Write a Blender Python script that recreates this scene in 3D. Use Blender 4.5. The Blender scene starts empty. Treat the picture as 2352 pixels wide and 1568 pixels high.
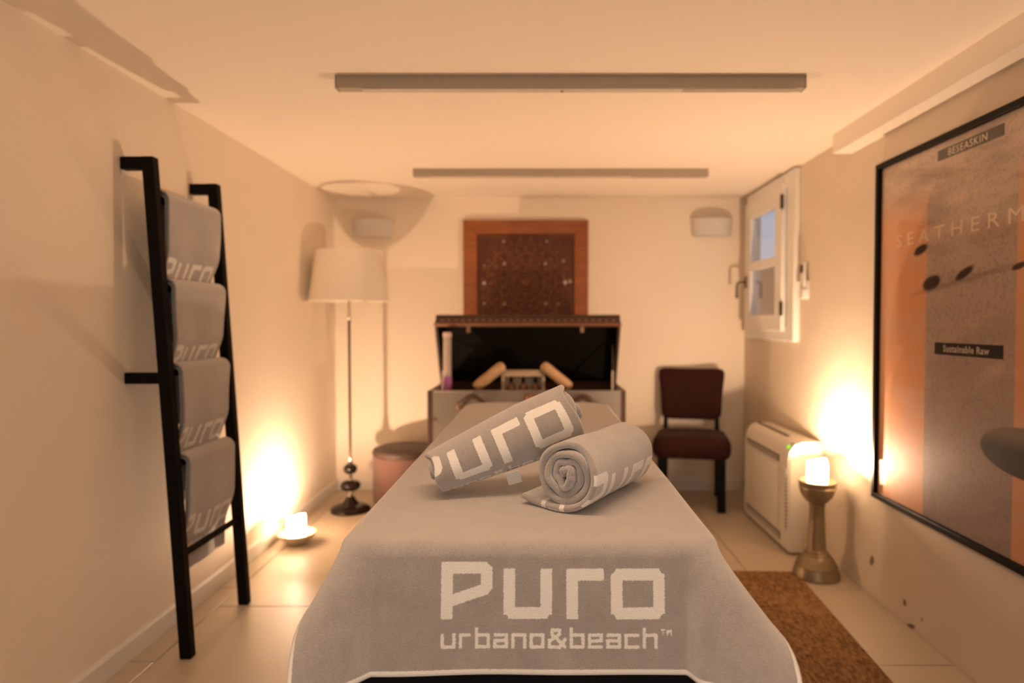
import bpy, bmesh, math, random
import numpy as np
from mathutils import Vector, Matrix

random.seed(7); np.random.seed(7)
PI = math.pi
sc = bpy.context.scene
COL = sc.collection

# ------------------------------------------------------------------ camera, world, light, exposure
EYE = 1.22
cam_d = bpy.data.cameras.new('camera')
cam = bpy.data.objects.new('camera', cam_d); COL.objects.link(cam)
cam.location = (0, 0, EYE)
cam.rotation_euler = (PI / 2 - 0.02887, 0, 0)
cam_d.sensor_width = 36
cam_d.lens = 1500 / 2352 * 36
cam_d.shift_x = (1176 - 1243) / 2352
cam_d.clip_start = 0.02
cam_d.dof.use_dof = True
cam_d.dof.focus_distance = 1.36
cam_d.dof.aperture_fstop = 2.0
sc.camera = cam

world = bpy.data.worlds.new('dusk_sky'); sc.world = world
world.use_nodes = True
bg = world.node_tree.nodes['Background']
bg.inputs['Color'].default_value = (0.48, 0.53, 0.66, 1)
bg.inputs['Strength'].default_value = 0.95

CANDLE_COL = (1.0, 0.67, 0.44)
CANDLE_W_LEFT, CANDLE_W_RIGHT = 53.0, 56.0
DOOR_FILL_W = 14.0
BAR_FILL_W = 5.2

vs = sc.view_settings
sc.display_settings.display_device = 'sRGB'
vs.view_transform = 'Standard'; vs.look = 'None'; vs.gamma = 1.0; vs.use_curve_mapping = False
vs.exposure = 0.0

# added warm fill at the doorway behind the photographer, source unseen
ld = bpy.data.lights.new('doorway_fill', 'AREA')
ld.shape = 'RECTANGLE'; ld.size = 1.0; ld.size_y = 1.7; ld.energy = DOOR_FILL_W; ld.color = (1.0, 0.83, 0.66)
lo = bpy.data.objects.new('doorway_fill', ld); COL.objects.link(lo)
lo.location = (0.1, -1.17, 1.0); lo.rotation_euler = (PI / 2, 0, 0)   # faces +Y, into the room

# ------------------------------------------------------------------ room numbers
XL, XR, YB, YF, H = -1.495, 1.476, 4.74, -1.2, 2.113
T = 0.12

# ------------------------------------------------------------------ materials
MATS = {}
def newmat(name):
    m = bpy.data.materials.new(name); m.use_nodes = True
    nt = m.node_tree
    return m, nt, nt.nodes['Principled BSDF']

def N(nt, kind, **kw):
    n = nt.nodes.new(kind)
    for k, v in kw.items():
        if k in n.inputs: n.inputs[k].default_value = v
        else: setattr(n, k, v)
    return n

def simple(name, col, rough=0.6, metal=0.0, var=0.12, scale=12.0, bump=0.0, bscale=60.0, sheen=0.0, spec=0.5, coat=0.0):
    if name in MATS: return MATS[name]
    m, nt, b = newmat(name)
    tc = N(nt, 'ShaderNodeTexCoord')
    nz = N(nt, 'ShaderNodeTexNoise', Scale=scale, Detail=4.0)
    nt.links.new(tc.outputs['Object'], nz.inputs['Vector'])
    mx = N(nt, 'ShaderNodeMix', data_type='RGBA')
    mx.inputs[6].default_value = (*[c * (1 - var) for c in col], 1)
    mx.inputs[7].default_value = (*[min(1, c * (1 + var)) for c in col], 1)
    nt.links.new(nz.outputs['Fac'], mx.inputs[0])
    nt.links.new(mx.outputs[2], b.inputs['Base Color'])
    b.inputs['Roughness'].default_value = rough
    b.inputs['Metallic'].default_value = metal
    b.inputs['Specular IOR Level'].default_value = spec
    b.inputs['Sheen Weight'].default_value = sheen
    b.inputs['Coat Weight'].default_value = coat
    if bump:
        nb = N(nt, 'ShaderNodeTexNoise', Scale=bscale, Detail=3.0)
        nt.links.new(tc.outputs['Object'], nb.inputs['Vector'])
        bp = N(nt, 'ShaderNodeBump', Strength=bump, Distance=0.01)
        nt.links.new(nb.outputs['Fac'], bp.inputs['Height'])
        nt.links.new(bp.outputs['Normal'], b.inputs['Normal'])
    MATS[name] = m
    return m

def wood(name, c0, c1, axis='X', rough=0.45, scale=6.0):
    if name in MATS: return MATS[name]
    m, nt, b = newmat(name)
    tc = N(nt, 'ShaderNodeTexCoord'); mp = N(nt, 'ShaderNodeMapping')
    s = {'X': (0.6, 8, 8), 'Y': (8, 0.6, 8), 'Z': (8, 8, 0.6)}[axis]
    mp.inputs['Scale'].default_value = s
    nz = N(nt, 'ShaderNodeTexNoise', Scale=scale, Detail=6.0, Distortion=0.6)
    cr = N(nt, 'ShaderNodeValToRGB')
    cr.color_ramp.elements[0].position = 0.3; cr.color_ramp.elements[0].color = (*c0, 1)
    cr.color_ramp.elements[1].position = 0.7; cr.color_ramp.elements[1].color = (*c1, 1)
    nt.links.new(tc.outputs['Object'], mp.inputs['Vector']); nt.links.new(mp.outputs['Vector'], nz.inputs['Vector'])
    nt.links.new(nz.outputs['Fac'], cr.inputs['Fac']); nt.links.new(cr.outputs['Color'], b.inputs['Base Color'])
    bp = N(nt, 'ShaderNodeBump', Strength=0.15, Distance=0.005)
    nt.links.new(nz.outputs['Fac'], bp.inputs['Height']); nt.links.new(bp.outputs['Normal'], b.inputs['Normal'])
    b.inputs['Roughness'].default_value = rough
    MATS[name] = m
    return m

def glassy(name, tint=(1, 1, 1), rough=0.02, ior=1.45, base=0.0):
    """thin clear sheet: transparent body with a Fresnel gloss"""
    m = bpy.data.materials.new(name); m.use_nodes = True
    nt = m.node_tree; nt.nodes.clear()
    o = N(nt, 'ShaderNodeOutputMaterial'); mix = N(nt, 'ShaderNodeMixShader')
    tr = N(nt, 'ShaderNodeBsdfTransparent'); tr.inputs['Color'].default_value = (*tint, 1)
    gl = N(nt, 'ShaderNodeBsdfGlossy'); gl.inputs['Roughness'].default_value = rough
    nz = N(nt, 'ShaderNodeTexNoise', Scale=3.0)
    lw = N(nt, 'ShaderNodeLayerWeight', Blend=0.5)
    pw = N(nt, 'ShaderNodeMath', operation='POWER'); pw.inputs[1].default_value = 4.5
    fr = N(nt, 'ShaderNodeMath', operation='MULTIPLY_ADD'); fr.inputs[1].default_value = 0.95; fr.inputs[2].default_value = ((ior - 1) / (ior + 1)) ** 2
    nt.links.new(lw.outputs['Facing'], pw.inputs[0]); nt.links.new(pw.outputs[0], fr.inputs[0])
    mr = N(nt, 'ShaderNodeMapRange'); mr.inputs['To Min'].default_value = rough; mr.inputs['To Max'].default_value = rough + 0.02
    nt.links.new(nz.outputs['Fac'], mr.inputs['Value']); nt.links.new(mr.outputs['Result'], gl.inputs['Roughness'])
    nt.links.new(fr.outputs[0], mix.inputs['Fac'])
    nt.links.new(tr.outputs['BSDF'], mix.inputs[1]); nt.links.new(gl.outputs['BSDF'], mix.inputs[2])
    nt.links.new(mix.outputs['Shader'], o.inputs['Surface'])
    return m

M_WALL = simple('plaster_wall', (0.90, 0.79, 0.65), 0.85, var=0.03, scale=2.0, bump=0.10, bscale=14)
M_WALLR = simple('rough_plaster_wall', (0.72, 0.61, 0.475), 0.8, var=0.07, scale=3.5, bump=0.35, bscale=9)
M_CEIL = simple('ceiling_paint', (0.92, 0.82, 0.69), 0.9, var=0.02, scale=1.5, bump=0.05, bscale=20)
M_TRIM = simple('white_trim_paint', (0.80, 0.76, 0.70), 0.5, var=0.03, scale=5)
M_TILE = simple('cream_floor_tile', (0.54, 0.455, 0.35), 0.42, var=0.05, scale=3.0, bump=0.06, bscale=8)
M_GROUT = simple('tile_grout', (0.30, 0.265, 0.22), 0.9)
M_BLACKWOOD = simple('black_stained_wood', (0.0045, 0.003, 0.0025), 0.6, var=0.35, scale=20, spec=0.12)
M_BLACKCLOTH = simple('black_cloth', (0.008, 0.008, 0.009), 0.95, var=0.3, scale=30, sheen=0.05, spec=0.1)
M_LINEN = simple('cream_linen_shade', (0.88, 0.79, 0.66), 0.9, var=0.05, scale=40, bump=0.2, bscale=220)
M_CHROME = simple('polished_chrome', (0.75, 0.72, 0.68), 0.12, 1.0, var=0.05)
M_DARKGLASS = simple('smoked_glass', (0.010, 0.005, 0.003), 0.10, var=0.2, spec=0.3)
M_DARKPOLE = simple('bronze_pole', (0.10, 0.075, 0.045), 0.25, 0.7, var=0.2)
M_WAX = None
M_ALU = simple('grey_aluminium_profile', (0.42, 0.36, 0.28), 0.6, 0.1, var=0.06)
M_DIFF = simple('opal_diffuser', (0.62, 0.55, 0.46), 0.5, var=0.02)

def wax():
    m, nt, b = newmat('glowing_wax')
    tc = N(nt, 'ShaderNodeTexCoord'); sp = N(nt, 'ShaderNodeSeparateXYZ')
    nt.links.new(tc.outputs['Object'], sp.inputs['Vector'])
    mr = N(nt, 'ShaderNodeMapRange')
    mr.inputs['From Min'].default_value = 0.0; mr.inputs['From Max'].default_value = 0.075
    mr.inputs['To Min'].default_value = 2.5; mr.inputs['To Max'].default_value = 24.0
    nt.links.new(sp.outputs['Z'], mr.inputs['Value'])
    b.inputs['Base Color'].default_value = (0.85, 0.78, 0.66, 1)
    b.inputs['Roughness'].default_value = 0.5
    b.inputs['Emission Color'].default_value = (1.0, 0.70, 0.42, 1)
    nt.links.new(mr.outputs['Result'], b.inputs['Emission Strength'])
    return m
M_WAX = wax()
def emit(name, col, s):
    m, nt, b = newmat(name)
    b.inputs['Base Color'].default_value = (*[min(1, c) for c in col], 1)
    b.inputs['Emission Color'].default_value = (*col, 1); b.inputs['Emission Strength'].default_value = s
    return m
M_FLAME = emit('candle_flame', (1.0, 0.75, 0.42), 12.0)
M_LED = emit('green_indicator', (0.25, 0.9, 0.0), 1.2); M_LED.node_tree.nodes['Principled BSDF'].inputs['Base Color'].default_value = (0.01, 0.05, 0, 1)

def towel_mat(name, g0, g1, white):
    m, nt, b = newmat(name)
    tc = N(nt, 'ShaderNodeTexCoord')
    at = N(nt, 'ShaderNodeAttribute', attribute_name='weave')
    n1 = N(nt, 'ShaderNodeTexNoise', Scale=380.0, Detail=2.0)
    n2 = N(nt, 'ShaderNodeTexNoise', Scale=22.0, Detail=5.0, Roughness=0.65)
    n3 = N(nt, 'ShaderNodeTexNoise', Scale=620.0, Detail=1.0)
    for n in (n1, n2, n3): nt.links.new(tc.outputs['Object'], n.inputs['Vector'])
    add = N(nt, 'ShaderNodeMath', operation='MULTIPLY_ADD')
    add.inputs[1].default_value = 0.004
    nt.links.new(n1.outputs['Fac'], add.inputs[0]); nt.links.new(at.outputs['Fac'], add.inputs[2])
    mr = N(nt, 'ShaderNodeMapRange', interpolation_type='SMOOTHSTEP')
    mr.inputs['From Min'].default_value = 0.0014; mr.inputs['From Max'].default_value = 0.0026
    nt.links.new(add.outputs[0], mr.inputs['Value'])
    mixn = N(nt, 'ShaderNodeMix', data_type='FLOAT'); mixn.inputs[0].default_value = 0.6
    nt.links.new(n2.outputs['Fac'], mixn.inputs[2]); nt.links.new(n3.outputs['Fac'], mixn.inputs[3])
    mr2 = N(nt, 'ShaderNodeMapRange'); mr2.inputs['From Min'].default_value = 0.38; mr2.inputs['From Max'].default_value = 0.62
    nt.links.new(mixn.outputs[0], mr2.inputs['Value'])
    g = N(nt, 'ShaderNodeMix', data_type='RGBA'); g.inputs[6].default_value = (*g0, 1); g.inputs[7].default_value = (*g1, 1)
    nt.links.new(mr2.outputs['Result'], g.inputs[0])
    w = N(nt, 'ShaderNodeMix', data_type='RGBA'); w.inputs[6].default_value = (*white, 1)
    nt.links.new(mr.outputs['Result'], w.inputs[0]); nt.links.new(g.outputs[2], w.inputs[7])
    nt.links.new(w.outputs[2], b.inputs['Base Color'])
    b.inputs['Roughness'].default_value = 0.95; b.inputs['Specular IOR Level'].default_value = 0.1
    b.inputs['Sheen Weight'].default_value = 1.0; b.inputs['Sheen Roughness'].default_value = 0.8
    bp = N(nt, 'ShaderNodeBump', Strength=0.6, Distance=0.003)
    nt.links.new(n3.outputs['Fac'], bp.inputs['Height']); nt.links.new(bp.outputs['Normal'], b.inputs['Normal'])
    return m
M_TOWEL = towel_mat('grey_terry', (0.192, 0.158, 0.134), (0.330, 0.276, 0.238), (0.90, 0.86, 0.78))

# ------------------------------------------------------------------ mesh helpers
def link(name, me, mat, parent=None, loc=(0, 0, 0), rotz=0.0, smooth=False):
    o = bpy.data.objects.new(name, me); COL.objects.link(o)
    if mat is not None and not me.materials: me.materials.append(mat)
    o.location = loc; o.rotation_euler = (0, 0, rotz)
    if parent is not None: o.parent = parent
    if smooth:
        me.polygons.foreach_set('use_smooth', [True] * len(me.polygons))
        if smooth == 'auto': me.set_sharp_from_angle(angle=math.radians(38))
    return o

def from_bm(name, bm, mat, parent=None, loc=(0, 0, 0), rotz=0.0, smooth=False):
    bmesh.ops.recalc_face_normals(bm, faces=bm.faces)
    me = bpy.data.meshes.new(name); bm.to_mesh(me); bm.free()
    return link(name, me, mat, parent, loc, rotz, smooth)

def py(name, v, f, mat, parent=None, loc=(0, 0, 0), rotz=0.0, smooth=False):
    me = bpy.data.meshes.new(name); me.from_pydata([tuple(map(float, p)) for p in v], [], [tuple(map(int, q)) for q in f]); me.update()
    return link(name, me, mat, parent, loc, rotz, smooth)

def bbox(bm, x0, x1, y0, y1, z0, z1, bev=0.0, seg=2, M=None):
    r = bmesh.ops.create_cube(bm, size=1.0)
    vs_ = r['verts']
    for v in vs_:
        v.co = Vector(((x0 + x1) / 2 + v.co.x * (x1 - x0), (y0 + y1) / 2 + v.co.y * (y1 - y0), (z0 + z1) / 2 + v.co.z * (z1 - z0)))
        if M is not None: v.co = M @ v.co
    if bev > 0:
        es = list({e for v in vs_ for e in v.link_edges})
        bmesh.ops.bevel(bm, geom=es, offset=bev, segments=seg, affect='EDGES', profile=0.5)

def box(name, x0, x1, y0, y1, z0, z1, mat, parent=None, bev=0.0, seg=2, M=None, loc=(0, 0, 0), rotz=0.0):
    bm = bmesh.new(); bbox(bm, x0, x1, y0, y1, z0, z1, bev, seg, M)
    return from_bm(name, bm, mat, parent, loc, rotz, 'auto' if bev > 0 else False)

def lathe_vf(prof, n=32, cx=0, cy=0, cz=0, sx=1, sy=1):
    v, f, rings = [], [], []
    for r, z in prof:
        if r < 1e-6:
            rings.append([len(v)]); v.append((cx, cy, cz + z))
        else:
            rings.append(list(range(len(v), len(v) + n)))
            v += [(cx + sx * r * math.cos(2 * PI * k / n), cy + sy * r * math.sin(2 * PI * k / n), cz + z) for k in range(n)]
    for a, b in zip(rings, rings[1:]):
        for k in range(n):
            k2 = (k + 1) % n
            if len(a) == 1 and len(b) == 1: continue
            if len(a) == 1: f.append((a[0], b[k2], b[k]))
            elif len(b) == 1: f.append((a[k], a[k2], b[0]))
            else: f.append((a[k], a[k2], b[k2], b[k]))
    return v, f

def lathe(name, prof, mat, parent=None, n=32, c=(0, 0, 0), smooth='auto', sx=1, sy=1, loc=(0, 0, 0)):
    v, f = lathe_vf(prof, n, *c, sx, sy)
    bm = bmesh.new(); vv = [bm.verts.new(p) for p in v]
    for q in f: bm.faces.new([vv[i] for i in q])
    return from_bm(name, bm, mat, parent, loc, 0, smooth)

def tube_vf(pts, r, n=10, cap=True):
    pts = [Vector(p) for p in pts]; v, f = [], []
    rs = r if isinstance(r, (list, tuple)) else [r] * len(pts)
    prev = None
    for i, p in enumerate(pts):
        t = (pts[min(i + 1, len(pts) - 1)] - pts[max(i - 1, 0)]).normalized()
        if prev is None:
            a = Vector((0, 0, 1)) if abs(t.z) < 0.9 else Vector((1, 0, 0))
            u = t.cross(a).normalized()
        else:
            u = (prev - t * prev.dot(t)).normalized()
        prev = u; w = t.cross(u)
        v += [p + (u * math.cos(2 * PI * k / n) + w * math.sin(2 * PI * k / n)) * rs[i] for k in range(n)]
    for i in range(len(pts) - 1):
        for k in range(n):
            f.append((i * n + k, i * n + (k + 1) % n, (i + 1) * n + (k + 1) % n, (i + 1) * n + k))
    if cap:
        f.append(tuple(range(n))[::-1]); f.append(tuple((len(pts) - 1) * n + k for k in range(n)))
    return v, f

def tube(name, pts, r, mat, parent=None, n=10, loc=(0, 0, 0)):
    v, f = tube_vf(pts, r, n)
    bm = bmesh.new(); vv = [bm.verts.new(p) for p in v]
    for q in f: bm.faces.new([vv[i] for i in q])
    return from_bm(name, bm, mat, parent, loc, 0, 'auto')

def tag(o, label=None, cat=None, group=None, kind=None):
    if label: o['label'] = label
    if cat: o['category'] = cat
    if group: o['group'] = group
    if kind: o['kind'] = kind
    return o

def thing(name, label, cat, loc=(0, 0, 0), rotz=0.0, group=None, kind=None):
    o = bpy.data.objects.new(name, None); COL.objects.link(o)
    o.empty_display_size = 0.1; o.location = loc; o.rotation_euler = (0, 0, rotz)
    return tag(o, label, cat, group, kind)

def struct(o, label=None, cat=None):
    return tag(o, label, cat, None, 'structure')

def copy_tree(o, parent=None):
    c = o.copy(); COL.objects.link(c); c.parent = parent
    for ch in list(o.children): copy_tree(ch, c)
    return c

# ------------------------------------------------------------------ room shell
# window opening in the right wall
WY0, WY1, WZ0, WZ1 = 3.86, 4.50, 1.20, 2.02
struct(box('wall_left', XL - T, XL, YF - T, YB + T, -0.06, H + T, M_WALL), 'smooth cream wall behind the black towel ladder', 'wall')
struct(box('wall_back', XL, XR, YB, YB + T, -0.06, H + T, M_WALL), 'cream end wall behind the open trunk and carved panel', 'wall')
bm = bmesh.new()
TW = 0.03                                            # thin panelled bay around the window
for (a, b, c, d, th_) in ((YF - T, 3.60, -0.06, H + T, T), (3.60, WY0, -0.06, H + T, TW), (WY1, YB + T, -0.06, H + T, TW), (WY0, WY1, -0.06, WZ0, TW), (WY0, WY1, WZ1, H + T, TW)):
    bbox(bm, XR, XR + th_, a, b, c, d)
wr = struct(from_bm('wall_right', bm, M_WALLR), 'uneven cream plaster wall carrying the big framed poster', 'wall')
# unseen doorway wall behind the photographer, made dark to absorb bounce
bm = bmesh.new()
for (a, b, c, d) in ((XL, -0.45, 0, H + T), (0.65, XR, 0, H + T), (-0.45, 0.65, 1.95, H + T)):
    bbox(bm, a, b, YF - T, YF, c, d)
struct(from_bm('wall_front', bm, wood('dark_low_bounce_wall', (0.10, 0.055, 0.03), (0.17, 0.095, 0.05), 'Z')), 'unseen wall with a doorway behind the viewpoint, made dark to absorb bounce', 'wall')
struct(box('ceiling', XL, XR, YF - T, YB, H, H + T, M_CEIL), 'low cream painted ceiling with two slim light bars', 'ceiling')
struct(box('trim_1', 1.387, XR, YF, 3.131, 2.022, H, M_CEIL), 'boxed cream beam along the ceiling above the poster', 'beam')

fl = struct(box('floor', XL, XR, YF - T, YB, -0.06, -0.008, M_GROUT), 'floor of large pale cream tiles with thin joints', 'floor')
G = 0.0022
def tiles(x0, x1, y_start, mats):
    y = y_start
    while y < YB:
        a, b = max(y, YF), min(y + 0.657, YB)
        if b - a > 0.02:
            box('tile', x0 + G, x1 - G, a + G, b - G, -0.01, 0, mats, fl, bev=0.0012, seg=1)
        y += 0.657
tiles(XL, -1.392, 2.777 - 0.657 * 7 + 0.2, M_TILE)
tiles(-1.392, -0.19, 2.777 - 0.657 * 7, M_TILE)
tiles(-0.19, 1.01, 2.294 - 0.657 * 6 + 0.33, M_TILE)
tiles(1.01, XR, 2.294 - 0.657 * 6, M_TILE)

def baseboard(name, prof_len, M, label):
    bm = bmesh.new()
    pts = [(0, 0), (0.013, 0), (0.013, 0.068), (0.006, 0.08), (0, 0.08)]
    a = [bm.verts.new(M @ Vector((0, p[0], p[1]))) for p in pts]
    b = [bm.verts.new(M @ Vector((prof_len, p[0], p[1]))) for p in pts]
    bm.faces.new(a); bm.faces.new(b[::-1])
    for i in range(5):
        j = (i + 1) % 5; bm.faces.new((a[i], b[i], b[j], a[j]))
    return struct(from_bm(name, bm, M_TRIM), label, 'baseboard')
baseboard('baseboard_left', YB - YF, Matrix.Translation((XL, YB, 0)) @ Matrix.Rotation(-PI / 2, 4, 'Z'), 'white skirting along the wall behind the ladder')
baseboard('baseboard_back', XR - XL - 0.03, Matrix.Translation((XR - 0.015, YB, 0)) @ Matrix.Rotation(PI, 4, 'Z'), 'white skirting along the end wall')

# chipped plaster spots low on the right wall
M_CHIP = simple('chipped_plaster', (0.20, 0.15, 0.11), 0.95, var=0.3, scale=60)
def chip(y, z, ry, rz, ang):
    v = [(0, 0, 0)]; n = 11
    for k in range(n):
        a = 2 * PI * k / n; rr = 0.75 + 0.4 * random.random()
        p, q = ry * rr * math.cos(a), rz * rr * math.sin(a)
        v.append((0, p * math.cos(ang) - q * math.sin(ang), p * math.sin(ang) + q * math.cos(ang)))
    v = [(p[0] + (-0.0012 if i == 0 else -0.0003), p[1] + y, p[2] + z) for i, p in enumerate(v)]
    py('plaster_chip', [(XR + p[0], p[1], p[2]) for p in v], [(0, 1 + k, 1 + (k + 1) % n) for k in range(n)], M_CHIP, wr)
chip(2.885, 0.158, 0.020, 0.030, 0.5); chip(2.62, 0.085, 0.012, 0.016, 0.3); chip(2.57, 0.012, 0.03, 0.010, -0.3); chip(2.50, 0.07, 0.006, 0.006, 0)

# ------------------------------------------------------------------ window with light well outside
struct(box('wall_exterior', 2.25, 2.37, 3.2, 8.5, 0.0, 1.79, simple('light_well_brown_wall', (0.42, 0.20, 0.065), 0.9, var=0.1, scale=6, bump=0.3, bscale=30)), 'brown light well wall seen through the lower window pane', 'wall')
win = thing('window_1', 'small cream timber window with two panes beside the end wall', 'window', (XR, 4.17, 1.6), kind='structure')
def lbox(name, y0, y1, z0, z1, x0, x1, mat, parent, bev=0.004):
    return box(name, x0, x1, y0 - 4.17, y1 - 4.17, z0 - 1.6, z1 - 1.6, mat, parent, bev)
def ring(name, y0, y1, z0, z1, wy, wz0, wz1, x0, x1, parent, extra=None, bev=0.004):
    bm = bmesh.new()
    for (a, b, c, d) in ((y0, y0 + wy, z0, z1), (y1 - wy, y1, z0, z1), (y0 + wy, y1 - wy, z0, z0 + wz0), (y0 + wy, y1 - wy, z1 - wz1, z1)) + ((extra,) if extra else ()):
        bbox(bm, x0, x1, a - 4.17, b - 4.17, c - 1.6, d - 1.6, bev, 1)
    return from_bm(name, bm, M_TRIM, parent, smooth='auto')
ring('window_frame', 3.735, 4.60, 1.11, 2.10, 0.115, 0.09, 0.085, -0.035, 0.0, win)
sash = ring('sash', 3.875, 4.575, 1.17, 2.035, 0.115, 0.10, 0.115, -0.055, -0.018, win, (3.99, 4.46, 1.568, 1.625))
M_PANE = glassy('window_glass')
for (z0, z1) in ((1.27, 1.568), (1.625, 1.92)):
    lbox('pane', 3.985, 4.465, z0 - 0.004, z1 + 0.004, -0.034, -0.030, M_PANE, sash, 0)
for z in (1.93, 1.30):
    bm = bmesh.new(); v, f = lathe_vf([(0, 0), (0.009, 0.0), (0.011, 0.01), (0.011, 0.075), (0.009, 0.085), (0, 0.085)], 12, -0.058, 3.868 - 4.17, z - 1.6 - 0.04)
    vv = [bm.verts.new(p) for p in v]
    for q in f: bm.faces.new([vv[i] for i in q])
    from_bm('hinge', bm, M_DARKPOLE, win, smooth='auto')
hd = tube('window_handle', [(-0.055, 0.37, -0.10), (-0.10, 0.37, -0.10), (-0.112, 0.375, -0.105), (-0.115, 0.38, -0.13), (-0.115, 0.382, -0.21)], [0.009, 0.008, 0.008, 0.008, 0.009], M_DARKPOLE, win)
lbox('handle_plate', 4.522, 4.558, 1.46, 1.54, -0.061, -0.054, M_DARKPOLE, win, 0.002)

# ------------------------------------------------------------------ ceiling light bars
def light_bar(x0, x1, y, label):
    t = thing('ceiling_light', label, 'light bar', ((x0 + x1) / 2, y, H), group='slim ceiling light bars')
    L = (x1 - x0) / 2
    box('housing', -L, L, -0.024, 0.024, -0.044, 0, M_ALU, t, bev=0.002, seg=1)
    box('end_cap', -L - 0.004, -L, -0.025, 0.025, -0.045, 0, M_ALU, t)
    box('end_cap', L, L + 0.004, -0.025, 0.025, -0.045, 0, M_ALU, t)
    box('diffuser', -L + 0.09, L - 0.44, -0.019, 0.019, -0.0475, -0.044, M_DIFF, t, bev=0.001, seg=1)
    box('blank_cover', L - 0.44, L - 0.03, -0.019, 0.019, -0.0465, -0.044, M_ALU, t)
    lathe('screw', [(0, -0.051), (0.006, -0.050), (0.008, -0.047), (0.008, -0.0465)], M_CHROME, t, 12, (-0.03, 0, 0))
    return t
def fill_bar(y):  # added bar, out of view, giving top fill on table and towels
    t = light_bar(-0.74, 0.96, y, 'added grey light bar out of view above the foot of the table, for top fill')
    l = bpy.data.lights.new('bar_fill', 'AREA'); l.shape = 'RECTANGLE'; l.size = 1.1; l.size_y = 0.036
    l.energy = BAR_FILL_W; l.color = (1.0, 0.64, 0.40); l.spread = math.radians(115)
    o = bpy.data.objects.new('bar_fill', l); COL.objects.link(o); o.parent = t; o.location = (-0.17, 0, -0.050)
light_bar(-0.742, 0.955, 2.41, 'long grey ceiling light bar nearest the viewer, looks larger')
light_bar(-0.738, 0.965, 3.835, 'shorter-looking grey ceiling light bar near the end wall above the trunk')
fill_bar(0.985)

# ------------------------------------------------------------------ lettering field (signed distance to strokes, in metres)
U = 0.0835       # height of the lower-case letters
def seg_sdf(X, Y, segs):
    d = np.full(X.shape, 9.0)
    for (x0, y0, x1, y1, w) in segs:
        dx, dy = x1 - x0, y1 - y0; L = math.hypot(dx, dy) or 1e-9
        ux, uy = dx / L, dy / L
        a = (X - (x0 + x1) / 2) * ux + (Y - (y0 + y1) / 2) * uy
        b = -(X - (x0 + x1) / 2) * uy + (Y - (y0 + y1) / 2) * ux
        qx, qy = np.abs(a) - L / 2, np.abs(b) - w / 2
        e = np.hypot(np.maximum(qx, 0), np.maximum(qy, 0)) + np.minimum(np.maximum(qx, qy), 0)
        d = np.minimum(d, e)
    return d
SEGS = []
W = 0.235; h = W / 2
def path(pts, w, ox=0, oy=0, sx=1, sy=1, ext=True):
    for (a, b) in zip(pts, pts[1:]):
        x0, y0, x1, y1 = ox + a[0] * sx, oy + a[1] * sy, ox + b[0] * sx, oy + b[1] * sy
        SEGS.append((x0, y0, x1, y1, w))
c = 0.11
# P
path([(h, 0), (h, 1.13)], W); path([(h, 1.13 - h), (0.93, 1.13 - h)], W); path([(0.86, 1.06), (0.97, 0.96)], 0.17)
path([(1.035 - h, 1.03), (1.035 - h, 0.60)], W); path([(1.035 - h, 0.60), (0.10, 0.335)], W * 0.95); path([(0.985, 0.63), (0.905, 0.535)], 0.11)
# u
o = 1.26
path([(o + h, 1), (o + h, 0.08)], W); path([(o + 0.09, h), (o + 0.89, h)], W); path([(o + 0.98 - h, 1), (o + 0.98 - h, 0.08)], W)
path([(o + 0.07, 0.17), (o + 0.17, 0.07)], 0.14); path([(o + 0.81, 0.07), (o + 0.91, 0.17)], 0.14)
# r
o = 2.53
path([(o + h, 0), (o + h, 1)], W); path([(o, 1 - h), (o + 0.76, 1 - h)], W)
# o
o = 3.43; ow = 1.09
path([(o + h, 0.10), (o + h, 0.90)], W); path([(o + ow - h, 0.10), (o + ow - h, 0.90)], W)
path([(o + 0.10, h), (o + ow - 0.10, h)], W); path([(o + 0.10, 1 - h), (o + ow - 0.10, 1 - h)], W)
for (x, y, sgn) in ((o + 0.125, 0.125, -1), (o + ow - 0.125, 0.125, 1), (o + 0.125, 0.875, 1), (o + ow - 0.125, 0.875, -1)):
    path([(x - 0.05, y - 0.05 * sgn), (x + 0.05, y + 0.05 * sgn)], 0.15)
# small line
GL = {'u': [[(0, 1), (0, 0), (1, 0), (1, 1)]], 'r': [[(0, 0), (0, 1), (0.9, 1)]], 'b': [[(0, 1.5), (0, 0), (1, 0), (1, 1), (0, 1)]],
      'a': [[(0.05, 1), (1, 1), (1, 0), (0, 0), (0, 0.52), (1, 0.52)]], 'n': [[(0, 0), (0, 1), (1, 1), (1, 0)]],
      'o': [[(0, 0), (0, 1), (1, 1), (1, 0), (0, 0)]], '&': [[(1.15, 0), (0.2, 1.05), (0.2, 1.4), (0.75, 1.4), (0.75, 1.05), (0, 0.5), (0, 0), (0.75, 0), (1.15, 0.6)]],
      'e': [[(1, 0), (0, 0), (0, 1), (1, 1), (1, 0.5), (0, 0.5)]], 'c': [[(1, 0), (0, 0), (0, 1), (1, 1)]], 'h': [[(0, 1.5), (0, 0)], [(0, 1), (1, 1), (1, 0)]]}
xx = 0.03; SW = 0.066
for ch in 'urbano&beach':
    wd = 0.235 if ch not in 'r&' else (0.19 if ch == 'r' else 0.27)
    for pl in GL[ch]:
        ex = []
        for (a, b) in zip(pl, pl[1:]):
            x0, y0, x1, y1 = a[0] * wd, a[1] * 0.235, b[0] * wd, b[1] * 0.235
            L = math.hypot(x1 - x0, y1 - y0); kx, ky = (x1 - x0) / L * SW / 2, (y1 - y0) / L * SW / 2
            SEGS.append((xx + x0 - kx, -0.55 + y0 - ky, xx + x1 + kx, -0.55 + y1 + ky, SW))
    xx += wd + (0.132 if ch not in '&' else 0.17)
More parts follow.
